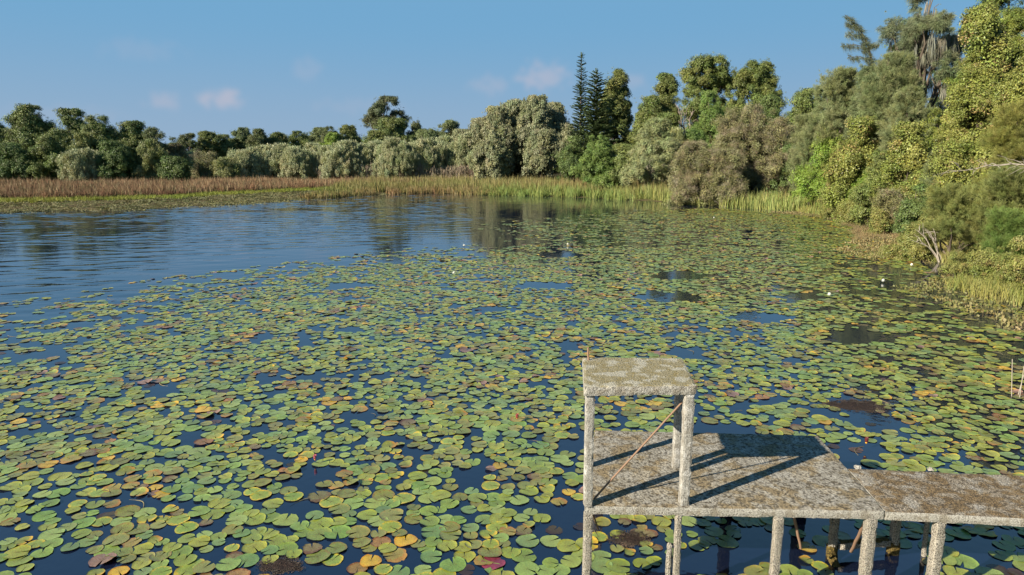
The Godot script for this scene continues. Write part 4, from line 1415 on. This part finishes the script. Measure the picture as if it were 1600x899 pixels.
func make_trees() -> void:
	tree("oak", -133.25, -176, 17.97, 9.57, "oak_tree", "dark spreading oak cut by the left edge of the photo", "tree", "trees behind the brown reeds")
	tree("oak", -118.11, -172, 19.36, 7.42, "oak_tree", "tallest dark oak of the left grove, second from the left edge", "tree", "trees behind the brown reeds")
	tree("oak", -109.16, -174, 18.6, 6.85, "oak_tree", "dark oak beside the tallest oak of the left grove", "tree", "trees behind the brown reeds")
	tree("oak", -100.9, -171, 17.02, 5.77, "oak_tree", "dark oak in the middle of the left grove behind pale bushes", "tree", "trees behind the brown reeds")
	tree("oak", -95.37, -176, 15.63, 5.61, "oak_tree", "ragged-topped oak near the right end of the left grove", "tree", "trees behind the brown reeds")
	tree("sparse", -88.31, -172, 14.03, 3.22, "oak_tree", "small thin-topped oak ending the left grove on its right", "tree", "trees behind the brown reeds")
	tree("dark", -91.25, -160, 10.33, 5.7, "round_bush", "dark round bush in front of the left grove", "bush", "")
	tree("pale", -100.89, -164, 11.9, 3.69, "pale_bush", "pale yellowish bush between dark oaks of the left grove", "bush", "")
	tree("willow", -96.38, -156, 7.97, 4.39, "low_bush", "low green bush at the foot of the left oaks", "bush", "")
	tree("dark", -113.78, -158, 9.85, 5.03, "round_bush", "dark green bush at the foot of the leftmost oak", "bush", "")
	tree("olive", -106.96, -160, 11.47, 4.5, "leafy_bush", "mid-green leafy bush below the tallest left oak", "bush", "")
	tree("pale", -84.37, -162, 10.38, 3.04, "pale_bush", "pale bush below the thin-topped oak of the left grove", "bush", "")
	tree("rust", -86.24, -178, 10.18, 4.0, "rust_tree", "small tree with rust-tinged leaves right of the left grove", "tree", "")
	tree("dark", -78.36, -160, 6.87, 3.3, "round_bush", "low dark bush below the rust-tinged tree", "bush", "")
	tree("brush", -75.61, -172, 7.87, 3.87, "brown_brush", "leafless brown brush right of the rust-tinged tree", "bush", "")
	tree("pale", -69.34, -168, 6.3, 3.15, "yellow_bush", "low yellow-green bush right of the leafless brown brush", "bush", "")
	tree("flat", -134.3, -270, 12.09, 6.96, "far_tree", "rounded far tree, first from the left in the distant horizon row", "tree", "far trees along the horizon")
	tree("sparse", -128.75, -277, 16.72, 7.79, "far_tree", "spreading far tree, second from the left in the distant horizon row", "tree", "far trees along the horizon")
	tree("cyp", -124.14, -284, 17.75, 7.32, "far_tree", "low far tree, third from the left in the distant horizon row", "tree", "far trees along the horizon")
	tree("oak", -119.32, -291, 16.74, 6.82, "far_tree", "flat-topped far tree, fourth from the left in the distant horizon row", "tree", "far trees along the horizon")
	tree("flat", -114.07, -298, 19.92, 5.93, "far_tree", "small upright far tree, fifth from the left in the distant horizon row", "tree", "far trees along the horizon")
	tree("sparse", -99.27, -275, 18.36, 5.15, "far_tree", "narrow tufted far tree, sixth from the left in the distant horizon row", "tree", "far trees along the horizon")
	tree("cyp", -94.42, -282, 17.16, 5.95, "far_tree", "rounded far tree, seventh from the left in the distant horizon row", "tree", "far trees along the horizon")
	tree("oak", -88.26, -289, 18.21, 6.77, "far_tree", "broad far tree, eighth from the left in the distant horizon row", "tree", "far trees along the horizon")
	tree("flat", -83.29, -296, 19.83, 6.94, "far_tree", "leaning far tree, ninth from the left in the distant horizon row", "tree", "far trees along the horizon")
	tree("sparse", -71.31, -273, 19.24, 6.4, "far_tree", "dark far tree, tenth from the left in the distant horizon row", "tree", "far trees along the horizon")
	tree("cyp", -64.93, -280, 20.08, 7.87, "far_tree", "broad far tree, eleventh from the left in the distant horizon row", "tree", "far trees along the horizon")
	tree("lime", -61.91, -240, 15.5, 6.3, "lime_tree", "bright yellow-green tree left of the tall open-crowned oak", "tree", "")
	tree("olive", -106.65, -232, 8.94, 5.65, "understorey_tree", "dull olive understorey tree, first from the left between willows and horizon", "tree", "understorey trees")
	tree("olive", -83.16, -232, 9.35, 4.78, "understorey_tree", "dull olive understorey tree, second from the left between willows and horizon", "tree", "understorey trees")
	tree("olive", -73.51, -232, 10.19, 5.65, "understorey_tree", "dull olive understorey tree, third from the left between willows and horizon", "tree", "understorey trees")
	tree("olive", -63.97, -232, 9.35, 5.22, "understorey_tree", "dull olive understorey tree, fourth from the left between willows and horizon", "tree", "understorey trees")
	tree("open", -40.91, -228, 26.52, 8.55, "open_oak", "tall oak with an open ragged crown above the treeline", "tree", "")
	tree("oak", -37.7, -220, 19.01, 9.48, "oak_tree", "dense lower oak wrapped round the tall open-crowned oak", "tree", "")
	tree("sparse", -31.09, -226, 19.77, 2.97, "thin_tree", "thin dark tree right of the tall open-crowned oak", "tree", "")
	tree("oak", -42.07, -214, 15.04, 6.02, "oak_tree", "dense small oak left below the tall open-crowned oak", "tree", "")
	tree("flat", -22.27, -222, 18.54, 9.57, "flat_oak", "flat-topped wide oak between the open oak and mossy trees", "tree", "")
	tree("flat", -25.57, -212, 15.53, 5.96, "flat_oak", "lower flat-topped oak beside the wide flat-topped oak", "tree", "")
	tree("moss", -14.26, -200, 14.45, 4.5, "mossy_tree", "short mossy grey tree beside the flat-topped oak", "tree", "")
	tree("willow", -92.02, -186, 8.19, 4.53, "willow_shrub", "grey-green willow shrub, first from the left in the willow row", "shrub", "willow shrubs behind the brown reeds")
	tree("willow", -85.27, -181, 7.47, 4.41, "willow_shrub", "grey-green willow shrub, second from the left in the willow row", "shrub", "willow shrubs behind the brown reeds")
	tree("willow", -67.14, -176, 8.39, 5.15, "willow_shrub", "grey-green willow shrub, third from the left in the willow row", "shrub", "willow shrubs behind the brown reeds")
	tree("willow", -65.94, -185, 9.18, 5.41, "willow_shrub", "grey-green willow shrub, fourth from the left in the willow row", "shrub", "willow shrubs behind the brown reeds")
	tree("willow", -59.49, -180, 9.74, 5.26, "willow_shrub", "grey-green willow shrub, fifth from the left in the willow row", "shrub", "willow shrubs behind the brown reeds")
	tree("willow", -54.35, -175, 8.69, 4.69, "willow_shrub", "grey-green willow shrub, sixth from the left in the willow row", "shrub", "willow shrubs behind the brown reeds")
	tree("willow", -52.7, -184, 9.82, 5.38, "willow_shrub", "grey-green willow shrub, seventh from the left in the willow row", "shrub", "willow shrubs behind the brown reeds")
	tree("willow", -47.03, -179, 9.07, 4.8, "willow_shrub", "grey-green willow shrub, eighth from the left in the willow row", "shrub", "willow shrubs behind the brown reeds")
	tree("willow", -41.5, -174, 10.24, 5.51, "willow_shrub", "grey-green willow shrub, ninth from the left in the willow row", "shrub", "willow shrubs behind the brown reeds")
	tree("willow", -40.0, -183, 9.47, 4.91, "willow_shrub", "grey-green willow shrub, tenth from the left in the willow row", "shrub", "willow shrubs behind the brown reeds")
	tree("willow", -34.62, -178, 10.34, 5.64, "willow_shrub", "grey-green willow shrub, eleventh from the left in the willow row", "shrub", "willow shrubs behind the brown reeds")
	tree("willow", -29.34, -173, 10.83, 5.06, "willow_shrub", "grey-green willow shrub, twelfth from the left in the willow row", "shrub", "willow shrubs behind the brown reeds")
	tree("willow", -26.73, -182, 9.78, 4.88, "willow_shrub", "grey-green willow shrub, thirteenth from the left in the willow row", "shrub", "willow shrubs behind the brown reeds")
	tree("willow", -22.07, -177, 10.95, 5.61, "willow_shrub", "grey-green willow shrub, fourteenth from the left in the willow row", "shrub", "willow shrubs behind the brown reeds")
	tree("willow", -18.74, -186, 11.86, 5.44, "willow_shrub", "grey-green willow shrub, fifteenth from the left in the willow row", "shrub", "willow shrubs behind the brown reeds")
	tree("willow", -14.61, -181, 10.41, 4.85, "willow_shrub", "grey-green willow shrub, sixteenth from the left in the willow row", "shrub", "willow shrubs behind the brown reeds")
	tree("willow", -10.31, -176, 12.49, 5.15, "willow_shrub", "grey-green willow shrub, seventeenth from the left in the willow row", "shrub", "willow shrubs behind the brown reeds")
	tree("willow", -1.36, -185, 11.5, 6.76, "willow_shrub", "grey-green willow shrub, eighteenth from the left in the willow row", "shrub", "willow shrubs behind the brown reeds")
	tree("moss", -7.7, -176, 16.1, 3.96, "mossy_tree", "grey-olive tree hung with moss, left end of the mossy group", "tree", "mossy trees")
	tree("moss", -3.69, -169, 18.39, 4.12, "mossy_tree", "grey-olive tree hung with moss, second from left in the mossy group", "tree", "mossy trees")
	tree("moss", 0.48, -176, 20.6, 4.62, "mossy_tree", "grey-olive tree hung with moss, third from left in the mossy group", "tree", "mossy trees")
	tree("moss", 5.21, -169, 21.06, 4.43, "mossy_tree", "grey-olive tree hung with moss, tallest of the mossy group", "tree", "mossy trees")
	tree("moss", 9.91, -176, 19.99, 4.29, "mossy_tree", "grey-olive tree hung with moss, right of the tallest mossy tree", "tree", "mossy trees")
	tree("moss", 12.96, -169, 14.5, 3.17, "mossy_tree", "grey-olive tree hung with moss, right end of the mossy group", "tree", "mossy trees")
	tree("moss", 6.65, -158, 12.68, 3.26, "mossy_tree", "low mossy tree in front of the tallest mossy tree", "tree", "mossy trees")
	tree("moss", -4.75, -162, 10.38, 3.34, "mossy_tree", "low mossy tree in front of the left mossy trees", "tree", "mossy trees")
	tree("norfolk", 14.66, -150, 28.08, 2.04, "conifer", "tall narrow spire-shaped conifer, the tallest in the middle", "conifer", "")
	tree("norfolk", 17.35, -146, 24.35, 3.42, "conifer", "shorter broader conifer right beside the tall spire-shaped one", "conifer", "")
	tree("cyp", 23.17, -158, 26.13, 5.03, "cypress_tree", "dark full-crowned cypress behind the two conifers", "tree", "")
	tree("dark", 12.36, -142, 10.73, 2.93, "dark_tree", "dark low tree at the foot of the tall conifer", "tree", "")
	tree("cyp", 32.44, -150, 24.07, 4.22, "cypress_tree", "cypress with layered tufted boughs standing alone against sky", "tree", "")
	tree("cyp", 28.05, -146, 19.01, 3.83, "cypress_tree", "lower cypress left below the layered cypress", "tree", "")
	tree("olive", 29.71, -136, 15.01, 4.59, "olive_tree", "olive-green tree below the layered cypress", "tree", "")
	tree("snag", 34.59, -140, 16.76, 2.1, "dead_tree", "bare grey dead tree between the cypress and round trees", "tree", "")
	tree("rnd", 40.24, -142, 26.54, 5.59, "round_tree", "tall round-crowned tree, left of the round pair", "tree", "")
	tree("rnd", 48.52, -140, 25.41, 5.25, "round_tree", "tall round-crowned tree, right of the round pair", "tree", "")
	tree("bright", 36.61, -128, 18.42, 4.08, "green_tree", "fresh green tree in front of the left round-crowned tree", "tree", "")
	tree("dark", 48.56, -132, 18.0, 3.71, "dark_tree", "dark tree below the right round-crowned tree", "tree", "")
	tree("bright", 31.77, -122, 11.7, 2.29, "green_bush", "small vivid green bush between grey tree and brown thicket", "bush", "")
	tree("bright", 15.44, -124, 10.46, 3.95, "green_bush", "bright green bush on the shore below the conifers", "bush", "")
	tree("olive", 19.59, -122, 8.86, 2.97, "olive_bush", "olive bush right of the bright green shore bush", "bush", "")
	tree("greytree", 23.47, -116, 12.86, 5.0, "grey_tree", "grey-green tree with bare forked branches beside the cattails", "tree", "")
	tree("brush", 33.51, -101, 13.4, 6.25, "brown_thicket", "tall brown-grey thicket on the shore below the round trees", "thicket", "")
	tree("brush", 25.1, -97, 8.28, 3.64, "brown_thicket", "lower brown thicket beside the cattails", "thicket", "")
	tree("brush", 37.72, -98, 11.45, 4.04, "brown_thicket", "brown-grey thicket at the foot of the dark trees", "thicket", "")
	tree("olive", 49.31, -118, 17.75, 4.2, "olive_tree", "olive tree filling the gap beside the feathery trees", "tree", "")
	tree("dark", 38.75, -96, 8.34, 3.06, "dark_bush", "dark shaded bush right of the brown thicket", "bush", "")
	tree("casu", 37.8, -82, 16.16, 3.07, "feathery_tree", "feathery grey-green tree, leftmost of the right bank wood", "tree", "")
	tree("plume", 39.43, -78, 16.07, 1.9, "plume_tree", "feathery tree with a wind-bent plume leaning left at top", "tree", "")
	tree("casu", 38.62, -72, 16.41, 2.83, "feathery_tree", "feathery tree below the moss-hung tall tree", "tree", "")
	tree("mosstall", 44.13, -76, 23.41, 3.7, "moss_hung_tree", "tallest tree with long grey moss hanging from its crown", "tree", "")
	tree("cypr", 44.64, -80, 19.48, 3.0, "olive_tree", "olive tree behind the feathery tree on the right bank", "tree", "")
	tree("vine", 39.75, -60, 18.64, 3.15, "vine_tree", "big tree draped in yellow-green vines by the right edge", "tree", "")
	tree("cypr", 45.65, -66, 22.92, 3.71, "tall_tree", "tall green tree rising behind the vine-draped tree", "tree", "")
	tree("vine", 37.62, -50, 18.2, 3.28, "vine_tree", "vine-draped tree past the right edge of the photo", "tree", "")
	tree("lime", 36.57, -80, 9.38, 2.55, "lime_bush", "bright lime-green bush on the shore left of the right wood", "bush", "")
	tree("vine", 34.78, -70, 10.02, 2.89, "vine_mound", "vine-covered mound below the feathery trees", "vines", "")
	tree("vine", 34.24, -60, 9.02, 2.25, "vine_mound", "vine-covered mound in the middle of the right bank", "vines", "")
	tree("casu", 37.31, -66, 12.57, 2.1, "feathery_tree", "drooping feathery tree rising from the vine mounds", "tree", "")
	tree("lime", 37.08, -86, 6.16, 2.1, "lime_bush", "low lime-green bush above the cattails", "bush", "")
	tree("olivec", 33.26, -46, 9.57, 2.24, "olive_conifer", "olive feathery tree overhanging from the right edge", "tree", "")
	tree("vine", 34.68, -54, 7.32, 1.82, "vine_mound", "vine-covered mound under the vine-draped tree", "vines", "")
	tree("casl", 27.95, -38.5, 6.07, 2.24, "feathery_bush", "large soft feathery bush sweeping over the right shore", "bush", "")
	tree("casl", 26.63, -41, 4.5, 1.77, "feathery_bush", "smaller feathery bush left of the sweeping one", "bush", "")
	tree("casg", 25.15, -34.5, 3.37, 1.16, "feathery_bush", "deep green feathery bush low at the right edge", "bush", "")
	tree("weed", 24.88, -42, 2.13, 0.94, "shore_weed", "leafy weed clump beside the bleached dead stems", "weed", "")
	tree("weed", 24.32, -43, 0.7, 0.64, "shore_weed", "low weed clump at the water beside the lily pads", "weed", "")
	tree("weed", 22.4, -30, 2.67, 0.39, "shore_weed", "reddish weed clump in the grass at right edge", "weed", "")
	tree("weed", 33.37, -66, 3.59, 1.73, "shore_weed", "leafy weed clump behind the shore grass", "weed", "")
	tree("olive", 54.65, -88, 17.06, 3.63, "olive_tree", "olive tree glimpsed between the moss-hung and vine-draped trees", "tree", "")
	tree("olive", 50.01, -96, 14.72, 3.6, "olive_tree", "dull olive tree behind the feathery trees of the right bank", "tree", "")
	tree("oak", 57.65, -84, 18.0, 3.94, "dark_tree", "dark tree behind the vine-draped tree", "tree", "")
	tree("olive", 45.57, -100, 12.0, 3.75, "olive_tree", "dull olive tree behind the lime-green shore bush", "tree", "")
	tree("oak", -150.13, -310, 13.83, 5.81, "far_tree", "farthest low tree, first from the left, filling the distant horizon row", "tree", "far trees along the horizon")
	tree("dark", -139.85, -310, 14.39, 5.23, "far_tree", "farthest low tree, second from the left, filling the distant horizon row", "tree", "far trees along the horizon")
	tree("oak", -131.3, -310, 14.66, 5.81, "far_tree", "farthest low tree, third from the left, filling the distant horizon row", "tree", "far trees along the horizon")
	tree("cyp", -122.71, -310, 15.5, 4.94, "far_tree", "farthest low tree, fourth from the left, filling the distant horizon row", "tree", "far trees along the horizon")
	tree("flat", -115.06, -310, 15.22, 5.81, "far_tree", "farthest low tree, fifth from the left, filling the distant horizon row", "tree", "far trees along the horizon")
	tree("oak", -107.64, -310, 15.77, 4.65, "far_tree", "farthest low tree, sixth from the left, filling the distant horizon row", "tree", "far trees along the horizon")
	tree("dark", -100.01, -310, 15.22, 5.81, "far_tree", "farthest low tree, seventh from the left, filling the distant horizon row", "tree", "far trees along the horizon")
	tree("oak", -91.41, -310, 16.61, 5.23, "far_tree", "farthest low tree, eighth from the left, filling the distant horizon row", "tree", "far trees along the horizon")
	tree("flat", -84.0, -310, 17.16, 5.23, "far_tree", "farthest low tree, ninth from the left, filling the distant horizon row", "tree", "far trees along the horizon")
	tree("oak", -76.61, -310, 17.44, 5.81, "far_tree", "farthest low tree, tenth from the left, filling the distant horizon row", "tree", "far trees along the horizon")
	tree("weed", 34.55, -74, 4.65, 1.53, "shore_weed", "leafy weed clump at the left foot of the lime-green bush", "weed", "")
	tree("olive", 33.48, -63, 6.8, 1.54, "olive_bush", "olive bush squeezed between the two vine mounds", "bush", "")
	tree("cypr", 38.98, -64, 10.69, 1.8, "olive_tree", "olive tree between vine mounds and the vine-draped tree", "tree", "")
	tree("brush", 31.91, -58, 3.35, 1.09, "brown_thicket", "small brown thicket at the foot of the right vine mound", "thicket", "")
	tree("lime", 34.52, -68, 5.38, 1.4, "lime_bush", "lime-green bush at the foot of the left vine mound", "bush", "")
	tree("casu", 34.99, -56, 6.86, 1.26, "feathery_tree", "small feathery tree leaning over the dead branch", "tree", "")
	tree("dark", 30.87, -52, 4.2, 1.27, "dark_bush", "dark shaded bush behind the smaller feathery bush", "bush", "")
	tree("weed", 29.05, -47, 2.63, 0.88, "shore_weed", "leafy weed clump under the smaller feathery bush", "weed", "")
	tree("weed", 22.46, -34, 1.58, 0.45, "shore_weed", "small weed clump in the yellow grass on the right bank", "weed", "")
	tree("weed", 22.51, -32, 1.75, 0.39, "shore_weed", "small weed clump below the deep green feathery bush", "weed", "")
	tree("weed", 30.76, -57, 1.92, 0.85, "shore_weed", "leafy weed clump left of the bleached dead stems", "weed", "")
	tree("casu", 38.38, -90, 11.4, 2.19, "feathery_tree", "small feathery tree at the left end of the right wood", "tree", "")
	tree("vine", 39.86, -86, 12.46, 2.1, "vine_mound", "vine-hung small tree left of the feathery trees", "vines", "")
	tree("olive", 40.45, -112, 10.73, 3.15, "olive_tree", "olive tree behind the tall brown thicket", "tree", "")
	tree("lime", 29.82, -95, 5.14, 1.6, "lime_bush", "small lime-green bush between brown thickets at the shore", "bush", "")
	tree("pale", 29.0, -122, 11.16, 2.29, "pale_bush", "pale bush right of the grey-green tree", "bush", "")
	tree("brush", 28.8, -93.5, 7.18, 3.15, "brown_thicket", "brown-grey thicket hanging to the water between the other thickets", "thicket", "")
	tree("rnd", 48.61, -55, 15.27, 4.12, "round_tree", "round tree beyond the right edge of the photo", "tree", "")
